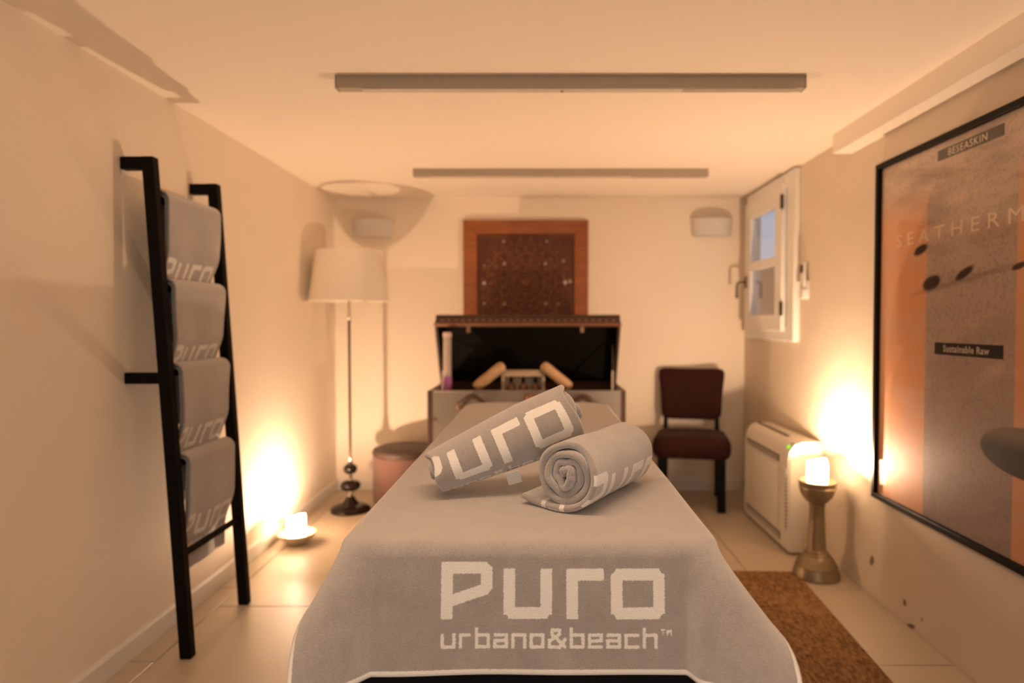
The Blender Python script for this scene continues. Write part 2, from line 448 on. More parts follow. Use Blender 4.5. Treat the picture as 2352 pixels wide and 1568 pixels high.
# trademark sign
tx = xx - 0.04
for s in ((0, .34, .10, .34), (.05, .34, .05, .23), (.14, .23, .14, .34), (.14, .34, .18, .28), (.18, .28, .22, .34), (.22, .34, .22, .23)):
    SEGS.append((tx + s[0], -0.55 + s[1], tx + s[2], -0.55 + s[3], 0.03))
LOGO_W = 4.52
def logo(X, Y):
    """X, Y in metres with the origin at the left end of the big baseline"""
    X, Y = np.asarray(X) / U, np.asarray(Y) / U
    d = np.full(X.shape, 1.0)
    m = (X > -0.2) & (X < LOGO_W + 0.3) & (Y > -0.75) & (Y < 1.3)
    if m.any(): d[m] = seg_sdf(X[m], Y[m], SEGS)
    return d * U

def set_attr(me, vals):
    a = me.attributes.new('weave', 'FLOAT', 'POINT'); a.data.foreach_set('value', np.asarray(vals, dtype=np.float32))

def smooth_noise(X, Y, seed=0):
    rs = np.random.RandomState(seed); out = 0
    for k in range(7):
        fx, fy = rs.uniform(-1, 1, 2) * (4 + 4 * k); out = out + np.sin(X * fx + Y * fy + rs.uniform(0, 6)) / (1 + k * 0.7)
    return out / 2.5

# ------------------------------------------------------------------ massage table
ZT = 0.84; TCX = -0.02; TX = 0.338; TY0, TY1 = 1.095, 3.10
def rrect(hx, y0, y1, rn, rf, n=8):
    """outline of the table top: half width hx, near corner radius rn, far corner radius rf (counter-clockwise)"""
    pts = []
    for (cx_, cy_, r, a0) in ((hx - rn, y0 + rn, rn, -PI / 2), (hx - rf, y1 - rf, rf, 0), (-hx + rf, y1 - rf, rf, PI / 2), (-hx + rn, y0 + rn, rn, PI)):
        for k in range(n + 1):
            a = a0 + PI / 2 * k / n; pts.append((cx_ + r * math.cos(a), cy_ + r * math.sin(a)))
    return pts
mt = thing('massage_table', 'padded massage table with a black skirt under the grey towel', 'massage table', (TCX, 2.1, 0))
def prism(name, levels, mat, parent, smooth='auto'):
    """stack of outlines with the same number of points -> closed mesh"""
    bm = bmesh.new(); rings = []
    for (pts, z) in levels: rings.append([bm.verts.new((p[0], p[1], z)) for p in pts])
    n = len(rings[0])
    for a, b in zip(rings, rings[1:]):
        for k in range(n): bm.faces.new((a[k], a[(k + 1) % n], b[(k + 1) % n], b[k]))
    bm.faces.new(rings[0][::-1]); bm.faces.new(rings[-1])
    return from_bm(name, bm, mat, parent, smooth=smooth)
sh = lambda pts: [(x, y - 2.1) for x, y in pts]
prism('mattress', [(sh(rrect(TX - 0.012, TY0 + 0.012, TY1 - 0.012, 0.088, 0.13)), ZT - 0.09),
                   (sh(rrect(TX - 0.006, TY0 + 0.006, TY1 - 0.006, 0.094, 0.135)), ZT - 0.055),
                   (sh(rrect(TX - 0.008, TY0 + 0.008, TY1 - 0.008, 0.092, 0.135)), ZT - 0.02),
                   (sh(rrect(TX - 0.022, TY0 + 0.022, TY1 - 0.022, 0.08, 0.125)), ZT - 0.011)], M_BLACKCLOTH, mt)
# skirt with shallow pleats, open below
bm = bmesh.new(); rings = []; n_out = 360
base = rrect(1, 0, 1, 0.1, 0.1)
def resample(pts, n):
    pts = np.array(pts + [pts[0]]); seg = np.hypot(*np.diff(pts, axis=0).T); s = np.concatenate([[0], np.cumsum(seg)])
    t = np.linspace(0, s[-1], n, endpoint=False)
    return np.stack([np.interp(t, s, pts[:, 0]), np.interp(t, s, pts[:, 1])], 1)
for k in range(15):
    t = k / 14; z = 0.775 - (0.775 - 0.015) * t
    off = -0.012 + 0.085 * t ** 0.75
    o = resample(sh(rrect(TX + off, TY0 + 0.012 - off * 0.45, TY1 + off * 0.5, 0.10 + 0.3 * max(off, 0), 0.14)), n_out)
    nrm = np.roll(o, -1, 0) - np.roll(o, 1, 0); nrm = np.stack([nrm[:, 1], -nrm[:, 0]], 1); nrm /= np.linalg.norm(nrm, axis=1)[:, None]
    ph = np.arange(n_out) / n_out * 2 * PI
    o = o + nrm * ((np.sin(ph * 34) * 0.5 + np.sin(ph * 21 + 1) * 0.5) * 0.014 * max(0, t - 0.2))[:, None]
    rings.append([bm.verts.new((p[0], p[1], z)) for p in o])
for a, b in zip(rings, rings[1:]):
    for k in range(n_out): bm.faces.new((a[k], b[k], b[(k + 1) % n_out], a[(k + 1) % n_out]))
bm.faces.new(rings[0])
from_bm('table_skirt', bm, M_BLACKCLOTH, mt, smooth='auto')

# ------------------------------------------------------------------ large towel draped over the table
def big_towel():
    over_left, over_right, over_front, over_far = 0.100, 0.130, 0.205, 0.07
    hl, hx = TX + over_left, TX + over_right
    y0, y1 = TY0 - over_front, TY1 + over_far
    lx0 = 0.040 - LOGO_W * U / 2                      # logo left end, relative to the table centre
    fine_u = np.arange(lx0 - 0.02, lx0 + LOGO_W * U + 0.035, 0.0021)
    us = np.concatenate([np.linspace(-hl, lx0 - 0.024, 46), fine_u, np.linspace(lx0 + LOGO_W * U + 0.04, hx, 46)])
    us = np.sort(np.concatenate([us, [-hl + 0.004, -hl + 0.0085, -hl + 0.012, hx - 0.004, hx - 0.0085, hx - 0.012]]))
    vbase = TY0 - 0.112                               # flat coordinate of the big baseline
    vs1 = np.concatenate([[y0, y0 + 0.004, y0 + 0.0085, y0 + 0.012], np.linspace(y0 + 0.018, vbase - 0.068, 10)])
    vs2 = np.arange(vbase - 0.064, vbase + 0.105, 0.0021)
    vs3 = np.linspace(vs2[-1] + 0.006, y1, 190)
    vs_ = np.concatenate([vs1, vs2, vs3])
    Ug, Vg = np.meshgrid(us, vs_)
    # nearest point on the rounded table outline
    rn, rf = 0.075, 0.135
    r = np.where(Vg < 2.1, rn, rf)
    ix = np.clip(Ug, -TX + r, TX - r); iy = np.clip(Vg, TY0 + r, TY1 - r)
    dx, dy = Ug - ix, Vg - iy
    d = np.hypot(dx, dy); nx = np.where(d > 1e-9, dx / np.maximum(d, 1e-9), 0); ny = np.where(d > 1e-9, dy / np.maximum(d, 1e-9), 0)
    rb = 0.026                                        # bend radius
    s0 = r - rb
    e = np.maximum(d - s0, 0)                         # fabric length past the start of the bend
    corner = np.abs(nx * ny) * 2
    near = Vg < 2.1
    tilt = np.where(near, np.where(Ug > 0, 0.66, 0.50), 0.30) * corner ** 1.3 + 0.10 * np.where(near, np.abs(ny), 0.3) + 0.10 * np.abs(nx)
    amax = PI / 2 - tilt
    a = np.minimum(e / rb, amax)
    out = s0 * (d > s0) + np.where(d <= s0, d, 0) + rb * np.sin(a)
    drop = rb * (1 - np.cos(a))
    rest = np.maximum(e - rb * amax, 0)
    out = out + rest * np.cos(amax); drop = drop + rest * np.sin(amax)
    X, Y, Z = ix + nx * out, iy + ny * out, ZT - drop
    # cloth undulation: faint on top, stronger on the hanging parts
    nzv = smooth_noise(Ug * 0.9, Vg * 0.8, 3)
    hang = np.clip(drop / 0.12, 0, 1)
    Z = Z + nzv * 0.0022 * (1 - hang)
    amp = hang * (0.006 * smooth_noise(Ug * 2.4 + Vg * 0.4, Vg * 2.0, 5))
    fold = 0.010 * hang * np.exp(-((Ug - 0.300) / 0.022) ** 2) * (ny < -0.7)
    X = X + nx * (amp + 0.0); Y = Y + ny * (amp + fold)
    # the hem pulls up a little in the middle of the front
    edge = np.minimum(np.minimum(Ug + hl, hx - Ug), np.minimum(Vg - y0, y1 - Vg))
    Z = Z + 0.0015 * (edge < 0.009)
    sd = np.minimum(logo(Ug - lx0, Vg - vbase), edge - 0.0088)
    nv, nu = Ug.shape
    v = np.stack([X, Y - 2.1, Z + 0.004], -1).reshape(-1, 3)
    idx = np.arange(nv * nu).reshape(nv, nu)
    f = np.stack([idx[:-1, :-1], idx[:-1, 1:], idx[1:, 1:], idx[1:, :-1]], -1).reshape(-1, 4)
    me = bpy.data.meshes.new('bath_sheet'); me.from_pydata(v.tolist(), [], f.tolist()); me.update()
    set_attr(me, sd.reshape(-1))
    o = link('bath_sheet', me, M_TOWEL, None, (TCX, 2.1, 0), smooth=True)
    md = o.modifiers.new('thickness', 'SOLIDIFY'); md.thickness = 0.006; md.offset = -1
    tag(o, 'large grey terry towel with white lettering spread over the massage table', 'towel')
big_towel()

# ------------------------------------------------------------------ rolled towels
def roll(name, label, c0, axis, length, R, t, pitch, turns, tail, squash, logo_s0, logo_a0, wob, seed, stripes=(), rot=0.0, near_squash=1.0, cone=0.0):
    """c0: centre of the near end; spiral seen from that end winds counter-clockwise from the tail at the bottom"""
    ax = Vector(axis).normalized()
    e1 = ax.cross(Vector((0, 0, 1))).normalized(); e2 = e1.cross(ax)
    Ro = R - t / 2
    rs = np.random.RandomState(seed)
    th_out = np.linspace(0, 2 * PI * 1.04, 190)
    th_in = np.linspace(2 * PI * 1.04, 2 * PI * turns, int(70 * (turns - 1)))[1:]
    th = np.concatenate([th_out, th_in])
    rad = Ro - pitch * th / (2 * PI)
    depth_in = np.clip((th - 5.5) / (2 * PI * turns - 5.5), 0, 1)
    rad = rad * (1 + wob * depth_in * np.sin(3 * th + 1.3) + wob * 0.7 * depth_in * np.sin(5 * th + seed) ) + 0.0018 * np.sin(2 * th + seed) * np.clip(th / 2, 0, 1)
    rad = np.maximum(rad, 0.003)
    ang = th - PI / 2
    p = rad * np.cos(ang); q = rad * np.sin(ang)
    if tail > 0:
        k = np.linspace(tail, 0.0, 26)[:-1]
        p = np.concatenate([-k, p]); q = np.concatenate([np.full(25, -Ro) + 0.010 * np.clip((k - tail * 0.55) / (tail * 0.45), 0, 1) ** 2, q])
    q = q * squash
    # arc length measured from the lowest point
    arc = np.concatenate([[0], np.cumsum(np.hypot(np.diff(p), np.diff(q)))])
    i0 = 25 if tail > 0 else 0
    total = arc.copy(); arc = arc - arc[i0]
    tx, ty = np.gradient(p), np.gradient(q); L = np.hypot(tx, ty); tx, ty = tx / L, ty / L
    nxp, nyp = ty, -tx                                  # outward for a counter-clockwise path
    cr, sr = math.cos(rot), math.sin(rot)
    S = np.linspace(0, length, int(length / 0.0026))
    # end roundness: pile closes over the last millimetres
    ends = np.minimum(S, length - S)
    tf = np.sqrt(np.clip(1 - (1 - np.clip(ends / 0.005, 0, 1)) ** 2, 0, 1)) * 0.75 + 0.25
    taper = np.ones_like(p); taper[:6] = np.linspace(0.75, 1, 6); taper[-4:] = np.linspace(1, 0.5, 4)
    shift = 0.006 * np.sin(total * 23 + seed) + 0.004 * np.sin(total * 51)      # telescoping of the turns
    th_full = np.concatenate([np.zeros(i0), th]); depth_full = np.concatenate([np.zeros(i0), depth_in])
    verts, sd = [], []
    for j, s in enumerate(S):
        k1 = s / length
        sag = 1 + 0.015 * math.sin(k1 * 5 + seed)
        lump = 1 + 0.018 * np.sin(th_full * 2 + k1 * 4 + seed) * np.sin(k1 * 7 + seed * 2) + 0.008 * np.sin(th_full * 5 - k1 * 9)
        ss = s + shift * (1 if True else 0) * (1 - 2 * abs(0.5 - k1)) * 0 + shift * (abs(2 * k1 - 1) ** 6) * (1 if k1 > 0.5 else -1) * -1
        hw = t / 2 * tf[j] * taper
        vs_q = near_squash + (1 - near_squash) * min(1, k1 * 1.5) ** 0.8
        ss = ss + cone * depth_full * k1 ** 8
        for side in (1, -1):
            P = (p + nxp * hw * side) * sag * lump; Q = (q + nyp * hw * side) * np.where(q < -0.6 * R, 1.0, lump) * vs_q
            if rot: P, Q = P * cr - Q * sr, P * sr + Q * cr
            pts = np.array(c0)[None, :] + np.outer(ss, np.array(ax)) + np.outer(P, np.array(e1)) + np.outer(Q, np.array(e2))
            verts.append(pts)
            if side == 1:
                g = logo(s * np.ones_like(arc) - logo_s0, arc - logo_a0)
                g[arc > 2 * PI * R * 1.0] = 1.0
            else: g = np.full(arc.shape, 1.0)
            for (a, b) in stripes:
                g = np.minimum(g, np.maximum(a - total, total - b))
            sd.append(g)
    n = len(p); V = np.concatenate(verts); nS = len(S)
    f = []
    io = lambda j, side: j * 2 * n + (0 if side == 1 else n)
    k = np.arange(n - 1); F = []
    for j in range(nS - 1):
        a, b = io(j, 1), io(j + 1, 1); F.append(np.stack([a + k, a + k + 1, b + k + 1, b + k], 1))
        a, b = io(j, -1), io(j + 1, -1); F.append(np.stack([a + k, b + k, b + k + 1, a + k + 1], 1))
        a, a2, b, b2 = io(j, 1), io(j, -1), io(j + 1, 1), io(j + 1, -1)
        F.append(np.array([[a, b, b2, a2], [a + n - 1, a2 + n - 1, b2 + n - 1, b + n - 1]]))
    a, a2 = io(0, 1), io(0, -1); F.append(np.stack([a + k, a2 + k, a2 + k + 1, a + k + 1], 1))
    a, a2 = io(nS - 1, 1), io(nS - 1, -1); F.append(np.stack([a + k, a + k + 1, a2 + k + 1, a2 + k], 1))
    F = np.concatenate(F)
    org = np.array([c0[0], c0[1], ZT])
    me = bpy.data.meshes.new(name); me.from_pydata((V - org).tolist(), [], F.tolist()); me.update()
    set_attr(me, np.concatenate(sd))
    o = link(name, me, M_TOWEL, None, tuple(org), smooth=True)
    tag(o, label, 'towel', 'rolled towels on the massage table')
    return o
ZTT = ZT + 0.005
r2 = roll('rolled_towel', 'rolled grey towel lying on the table with its spiral end facing the viewer', (0.047, 1.285, ZTT + 0.073), (0.515, 0.857, 0), 0.30,
     0.073, 0.0142, 0.0155, 3.9, 0.105, 1.0, -0.03, 0.012, 0.20, 2, stripes=((0.050, 0.062), (0.098, 0.108)))
r1 = roll('rolled_towel', 'rolled grey towel propped aslant on the other roll, large white lettering facing out', (-0.236, 1.425, ZTT + 0.049), (0.291, 0.050, 0.121), 0.335,
     0.074, 0.0140, 0.0160, 3.8, 0.0, 0.98, -0.064, 0.066, 0.12, 5, near_squash=0.66, cone=0.012)
box('care_tag', -0.015, 0.015, -0.0006, 0.0006, -0.020, 0.010, simple('white_tag', (0.75, 0.73, 0.68), 0.7), r1,
    M=Matrix.Translation((-0.060 + 0.236, 1.395 - 1.425, 0.891 - ZT)) @ Matrix.Rotation(-0.25, 4, 'Y') @ Matrix.Rotation(0.35, 4, 'X'))

# ------------------------------------------------------------------ towel ladder
ld_ = thing('towel_ladder', 'black wooden towel ladder leaning at the wall, holding four grey towels', 'ladder', (-1.29, 2.585, 0))
LX0, LX1, LZ = 0.0, -0.108, 1.81          # local x of the rails at the floor and at the top
lean = math.atan2(LX0 - LX1, LZ)
def rail(y):
    bm = bmesh.new()
    hw, hy = 0.021, 0.019
    for (z, x) in ((0, LX0), (LZ, LX1)):
        pass
    b = [(LX0 - hw, 0), (LX0 + hw, 0), (LX1 + hw, LZ), (LX1 - hw, LZ)]
    a = [bm.verts.new((x, y - hy, z)) for x, z in b]; c_ = [bm.verts.new((x, y + hy, z)) for x, z in b]
    bm.faces.new(a); bm.faces.new(c_[::-1])
    for i in range(4): bm.faces.new((a[i], c_[i], c_[(i + 1) % 4], a[(i + 1) % 4]))
    bmesh.ops.bevel(bm, geom=list(bm.edges), offset=0.003, segments=1, affect='EDGES')
    return from_bm('rail', bm, M_BLACKWOOD, ld_, smooth='auto')
YN, YFAR = -0.235, 0.222
for y in (YN, YFAR):
    rail(y)
    box('wall_bracket', XL + 1.29 + 0.001, LX1 - 0.019, y - 0.018, y + 0.018, LZ - 0.045, LZ - 0.001, M_BLACKWOOD, ld_, bev=0.002, seg=1)
    zb = 1.02; xb = LX0 + (LX1 - LX0) * zb / LZ
    box('wall_bracket', XL + 1.29 + 0.001, xb - 0.019, y - 0.016, y + 0.016, zb - 0.02, zb + 0.02, M_BLACKWOOD, ld_, bev=0.002, seg=1)
RUNGS = [1.665, 1.345, 1.035, 0.700, 0.372]
def rung_x(z): return LX0 + (LX1 - LX0) * z / LZ
for z in RUNGS:
    tube('rung', [(rung_x(z), YN + 0.015, z), (rung_x(z), YFAR - 0.015, z)], 0.0125, M_BLACKWOOD, ld_, 12)

def hung_towel(z_r, ya, yb, front, back, label, seed, tuck):
    """folded towel over a rung: a slab following a path in x-z, folded (round) edges in y"""
    rs = np.random.RandomState(seed)
    xr = -1.29 + rung_x(z_r)
    t = 0.016; rr = 0.0135
    V, F, SD = [], [], []
    base = 0
    for layer in (0, 1):
        R0 = rr + 0.002 + (t + 0.003) * layer * 0.55 + t * 0.55 * (0.5 + layer * 0.5)
        tt = t * 0.55
        fr = front - (0.0 if layer else 0.03); bk = back - (0.0 if layer else 0.04)
        za = z_r
        zz_b = np.linspace(za - bk, za, 40)[:-1]
        aa = np.linspace(PI, 0, 22)
        zz_f = np.arange(za, za - fr, -0.0035)[1:]
        px = np.concatenate([np.full(39, -R0), R0 * np.cos(aa), np.full(len(zz_f), R0)])
        pz = np.concatenate([zz_b, za + R0 * np.sin(aa), zz_f])
        fdist = np.concatenate([np.full(39 + 22, -1.0), za - zz_f])
        bdist = np.concatenate([za - zz_b, np.zeros(22 + len(zz_f))])
        # hanging panels draw together a little below the rung and sway
        px = px - np.sign(px) * 0.004 * np.clip(np.maximum(fdist, bdist) / 0.2, 0, 1)
        k_ = np.clip((fdist - 0.17) / 0.16, 0, 1); px = px - tuck * k_ * k_ * (3 - 2 * k_)
        tx, tz = np.gradient(px), np.gradient(pz); L = np.hypot(tx, tz); nx_, nz_ = -tz / L, tx / L   # outward
        y0, y1 = ya + 0.010 * (1 - layer), yb - 0.012 * (1 - layer)
        yv = np.concatenate([[y0], np.arange(y0 + 0.004, y1 - 0.004, 0.0035), [y1]])
        prof_o = [(y, 1.0) for y in yv]
        # closed section: outer face, round edge, inner face, round edge
        sec = []
        for y in yv[1:-1]: sec.append((y, 1.0))
        for k in range(1, 6): a = PI / 2 - PI * k / 6; sec.append((y1 - 0.004 + tt / 2 * math.cos(a), math.sin(a)))
        for y in np.linspace(y1 - 0.004, y0 + 0.004, 14): sec.append((y, -1.0))
        for k in range(1, 6): a = -PI / 2 - PI * k / 6; sec.append((y0 + 0.004 + tt / 2 * math.cos(a), math.sin(a)))
        sec = np.array(sec); ns = len(sec); npth = len(px)
        taper = np.ones(npth); taper[:3] = [0.5, 0.8, 0.95]; taper[-3:] = [0.95, 0.8, 0.5]
        rip = 0.0
        for i in range(npth):
            hgt = max(fdist[i], bdist[i], 0)
            wv = 0.004 * np.sin(sec[:, 0] * 26 + seed) * min(1, hgt / 0.15) + 0.003 * np.sin(sec[:, 0] * 11 + hgt * 9 + seed * 2) * min(1, hgt / 0.1)
            narrow = 1 - 0.06 * min(1, max(fdist[i], 0) / 0.35)
            yc = (ya + yb) / 2 + 0.006 * math.sin(seed)
            yy = yc + (sec[:, 0] - yc) * narrow
            off = sec[:, 1] * tt / 2 * taper[i] + wv
            V.append(np.stack([xr + px[i] + nx_[i] * off, yy, pz[i] + nz_[i] * off + 0.004 * np.sin(sec[:, 0] * 9 + seed) * (1 if hgt > 0 else 0)], 1))
            if layer == 1 and fdist[i] > 0:
                g = logo(sec[:, 0] - (ya - 0.030), np.full(ns, -(fdist[i] - 0.296)))
                g[sec[:, 1] < 0.9] = 1.0
            else: g = np.full(ns, 1.0)
            SD.append(g)
        idx = base + np.arange(npth * ns).reshape(npth, ns)
        nxt = np.roll(idx, -1, 1)
        F.append(np.stack([idx[:-1], idx[1:], nxt[1:], nxt[:-1]], -1).reshape(-1, 4).tolist())
        F.append([tuple(idx[0]), tuple(idx[-1][::-1])])
        base += npth * ns
    V = np.concatenate(V); org = np.array([xr, (ya + yb) / 2, z_r - front])
    me = bpy.data.meshes.new('hanging_towel'); me.from_pydata((V - org).tolist(), [], [list(map(int, q)) for fl_ in F for q in fl_]); me.update()
    set_attr(me, np.concatenate(SD))
    o = link('hanging_towel', me, M_TOWEL, None, tuple(org), smooth='auto')
    tag(o, label, 'towel', 'folded towels hung on the ladder')
hung_towel(RUNGS[0], 2.385, 2.770, 0.375, 0.24, 'folded grey towel on the topmost ladder rung', 1, 0.045)
hung_towel(RUNGS[1], 2.385, 2.765, 0.375, 0.25, 'folded grey towel on the second ladder rung from the top', 2, 0.045)
hung_towel(RUNGS[2], 2.390, 2.755, 0.395, 0.20, 'folded grey towel on the middle ladder rung, third from the top', 3, 0.045)
hung_towel(RUNGS[3], 2.395, 2.745, 0.415, 0.16, 'lowest folded grey towel on the ladder, its end below the bottom rung', 4, 0.036)

# ------------------------------------------------------------------ candles
def candle(loc, r, hgt, label, power):
    """pillar candle with a burnt-down well; flame inside"""
    t = thing('pillar_candle', label, 'candle', loc)
    n = 40; v, f = [], []
    prof = [(0, 0), (r * 0.96, 0), (r, 0.004), (r, hgt - 0.012), (r * 0.97, hgt - 0.003), (r * 0.92, hgt), (r * 0.87, hgt - 0.003), (r * 0.83, hgt - 0.030), (r * 0.4, hgt - 0.041), (0, hgt - 0.042)]
    v, f = lathe_vf(prof, n)
    v = [(x * (1 + 0.012 * math.sin(9 * z / hgt)), y, z + (0.008 * math.sin(2 * math.atan2(y, x) + 0.6) + 0.003 * math.sin(5 * math.atan2(y, x))) * max(0, (z - hgt + 0.03) / 0.03) * (math.hypot(x, y) > r * 0.7)) for x, y, z in v]
    bm = bmesh.new(); vv = [bm.verts.new(p) for p in v]
    for q in f: bm.faces.new([vv[i] for i in q])
    from_bm('wax_body', bm, M_WAX, t, smooth='auto')
    tube('wick', [(0, 0, hgt - 0.043), (0.001, 0, hgt - 0.037), (0.002, 0.001, hgt - 0.033)], 0.0012, M_BLACKWOOD, t, 6)
    lathe('flame', [(0, -0.006), (0.004, -0.004), (0.0055, 0.0), (0.004, 0.006), (0.002, 0.011), (0, 0.014)], M_FLAME, t, 14, (0.002, 0, hgt - 0.033), smooth=True)
    l = bpy.data.lights.new('candle_light', 'POINT'); l.energy = power; l.color = CANDLE_COL; l.shadow_soft_size = 0.010
    lo_ = bpy.data.objects.new('candle_light', l); COL.objects.link(lo_); lo_.parent = t; lo_.location = (0, 0, hgt - 0.004)
    return t
M_CERAMIC = simple('glazed_stoneware', (0.50, 0.41, 0.29), 0.45, var=0.15, scale=15)
LB = (-1.352, 3.585, 0)
bowl = thing('candle_bowl', 'low stoneware bowl on the floor holding a lit candle', 'bowl', LB)
lathe('bowl_body', [(0, 0), (0.048, 0), (0.052, 0.006), (0.085, 0.032), (0.103, 0.054), (0.104, 0.060), (0.099, 0.060), (0.080, 0.040), (0.05, 0.026), (0, 0.024)], M_CERAMIC, bowl, 48)
candle((LB[0] - 0.004, LB[1], 0.0242), 0.050, 0.126, 'lit white pillar candle in the bowl on the floor', CANDLE_W_LEFT)

M_BRASS = simple('aged_brass', (0.30, 0.225, 0.13), 0.42, 0.55, var=0.25, scale=25, bump=0.1, bscale=40)
RB = (1.326, 3.115, 0)
st = thing('candle_stand', 'turned aged brass candle stand beside the white heater unit', 'candle stand', RB)
lathe('foot', [(0, 0), (0.104, 0), (0.108, 0.006), (0.104, 0.030), (0.096, 0.052), (0.098, 0.056), (0.093, 0.062), (0.080, 0.085), (0.068, 0.100), (0.060, 0.106), (0.0605, 0.112), (0.054, 0.118), (0, 0.119)], M_BRASS, st, 48)
lathe('stem', [(0, 0.118), (0.048, 0.119), (0.050, 0.124), (0.044, 0.130), (0.042, 0.15), (0.038, 0.25), (0.035, 0.338), (0.038, 0.344), (0.038, 0.352), (0.034, 0.357), (0, 0.357)], M_BRASS, st, 40)
lathe('cup', [(0, 0.356), (0.036, 0.357), (0.050, 0.365), (0.068, 0.388), (0.078, 0.408), (0.080, 0.425), (0.084, 0.428), (0.084, 0.434), (0.081, 0.437), (0.086, 0.455), (0.088, 0.462), (0.083, 0.464), (0.070, 0.446), (0.05, 0.434), (0, 0.432)], M_BRASS, st, 48)
candle((RB[0], RB[1], 0.4325), 0.0475, 0.124, 'lit white pillar candle on top of the brass stand', CANDLE_W_RIGHT)

# ------------------------------------------------------------------ floor lamp
fl_ = thing('floor_lamp', 'tall floor lamp with cream tapered shade and dark glass balls', 'lamp', (-1.236, 4.205, 0))
lathe('base', [(0, 0), (0.122, 0), (0.128, 0.008), (0.122, 0.022), (0.09, 0.040), (0.055, 0.045), (0.032, 0.08), (0.022, 0.098), (0, 0.10)], M_DARKGLASS, fl_, 48)
lathe('chrome_collar', [(0, 0.098), (0.020, 0.099), (0.014, 0.108), (0.018, 0.120), (0.018, 0.128), (0.010, 0.132), (0, 0.132)], M_CHROME, fl_, 24)
lathe('glass_ball', [(0, 0.130), (0.03, 0.132), (0.054, 0.143), (0.064, 0.160), (0.062, 0.178), (0.048, 0.193), (0.02, 0.202), (0, 0.203)], M_DARKGLASS, fl_, 40)
lathe('chrome_collar', [(0, 0.202), (0.014, 0.203), (0.009, 0.212), (0.016, 0.222), (0.009, 0.232), (0.012, 0.240), (0, 0.241)], M_CHROME, fl_, 24)
lathe('glass_ball', [(0, 0.240), (0.02, 0.242), (0.036, 0.252), (0.044, 0.270), (0.041, 0.288), (0.028, 0.302), (0.012, 0.308), (0, 0.309)], M_DARKGLASS, fl_, 40)
lathe('chrome_collar', [(0, 0.308), (0.012, 0.309), (0.018, 0.318), (0.010, 0.330), (0.012, 0.352), (0.009, 0.358), (0, 0.359)], M_CHROME, fl_, 24)
tube('pole', [(0, 0, 0.357), (0, 0, 1.24)], 0.0085, M_DARKPOLE, fl_, 16)
lathe('chrome_neck', [(0, 1.238), (0.010, 1.239), (0.016, 1.250), (0.009, 1.262), (0.009, 1.29), (0.015, 1.300), (0.009, 1.310), (0.008, 1.44), (0, 1.441)], M_CHROME, fl_, 24)
bm = bmesh.new(); n = 72
rows = []
for (r, z) in ((0.250, 1.354), (0.2525, 1.356), (0.251, 1.366), (0.2015, 1.664), (0.203, 1.674), (0.200, 1.675), (0.198, 1.668), (0.247, 1.362), (0.247, 1.354)):
    rows.append([bm.verts.new(((r + 0.0012 * math.cos(36 * 2 * PI * k / n * 1.0) * (0.2 < r < 0.25)) * math.cos(2 * PI * k / n), r * math.sin(2 * PI * k / n), z)) for k in range(n)])
for a, b in zip(rows, rows[1:] + rows[:1]):
    for k in range(n): bm.faces.new((a[k], a[(k + 1) % n], b[(k + 1) % n], b[k]))
shade = from_bm('lamp_shade', bm, M_LINEN, fl_, smooth='auto')
for k in range(3):
    a = 2 * PI * k / 3 + 0.4
    tube('shade_spoke', [(0.007 * math.cos(a), 0.007 * math.sin(a), 1.43), (0.2355 * math.cos(a), 0.2355 * math.sin(a), 1.44)], 0.0025, M_CHROME, shade, 6)

# ------------------------------------------------------------------ pouf
M_POUF = simple('mauve_velvet', (0.15, 0.072, 0.055), 0.85, var=0.12, scale=25, sheen=0.4, bump=0.15, bscale=160)
M_POUFTOP = simple('dark_leather_top', (0.075, 0.045, 0.032), 0.55, var=0.15, scale=20, bump=0.1, bscale=90)
pf = thing('round_pouf', 'round mauve pouf with dark top between lamp and trunk', 'pouf', (-0.925, 4.44, 0))
lathe('pouf_body', [(0, 0.012), (0.205, 0.012), (0.216, 0.022), (0.219, 0.06), (0.219, 0.31), (0.216, 0.325), (0, 0.326)], M_POUF, pf, 56)
lathe('pouf_top', [(0, 0.326), (0.216, 0.327), (0.223, 0.334), (0.223, 0.352), (0.214, 0.366), (0.17, 0.380), (0.09, 0.388), (0, 0.390)], M_POUFTOP, pf, 56)
for k in range(4):
    a = PI / 4 + k * PI / 2
    lathe('foot', [(0, 0), (0.018, 0), (0.022, 0.006), (0.022, 0.013), (0, 0.013)], M_BLACKWOOD, pf, 14, (0.16 * math.cos(a), 0.16 * math.sin(a), 0))

# ------------------------------------------------------------------ trunk
M_STEEL = simple('brushed_steel_panel', (0.42, 0.37, 0.31), 0.38, 0.85, var=0.10, scale=5)
M_TRUNK = simple('dark_brown_trunk_leather', (0.060, 0.028, 0.016), 0.5, var=0.25, scale=14, bump=0.1, bscale=60)
M_INT = simple('black_trunk_lining', (0.006, 0.005, 0.003), 0.9, var=0.3, scale=10, spec=0.1)
M_COPPER = simple('copper_fittings', (0.30, 0.16, 0.10), 0.35, 0.8, var=0.15)
tx0, tx1, ty0, ty1, tzr = -0.676, 0.505, 4.0, 4.50, 0.800
TC = ((tx0 + tx1) / 2, (ty0 + ty1) / 2, 0)
tr = thing('steamer_trunk', 'large steel and leather trunk with its black-lined lid propped open', 'trunk', TC)
hw, hd = (tx1 - tx0) / 2, (ty1 - ty0) / 2
bm = bmesh.new()
wt = 0.022
bbox(bm, -hw, hw, -hd, hd, 0.02, 0.05)
for (a, b, c_, d) in ((-hw, -hw + wt, -hd, hd), (hw - wt, hw, -hd, hd), (-hw + wt, hw - wt, -hd, -hd + wt), (-hw + wt, hw - wt, hd - wt, hd)):
    bbox(bm, a, b, c_, d, 0.05, tzr)
from_bm('trunk_body', bm, M_STEEL, tr)
box('tray', -hw + wt, hw - wt, -hd + wt, hd - wt, 0.755, 0.770, M_INT, tr)
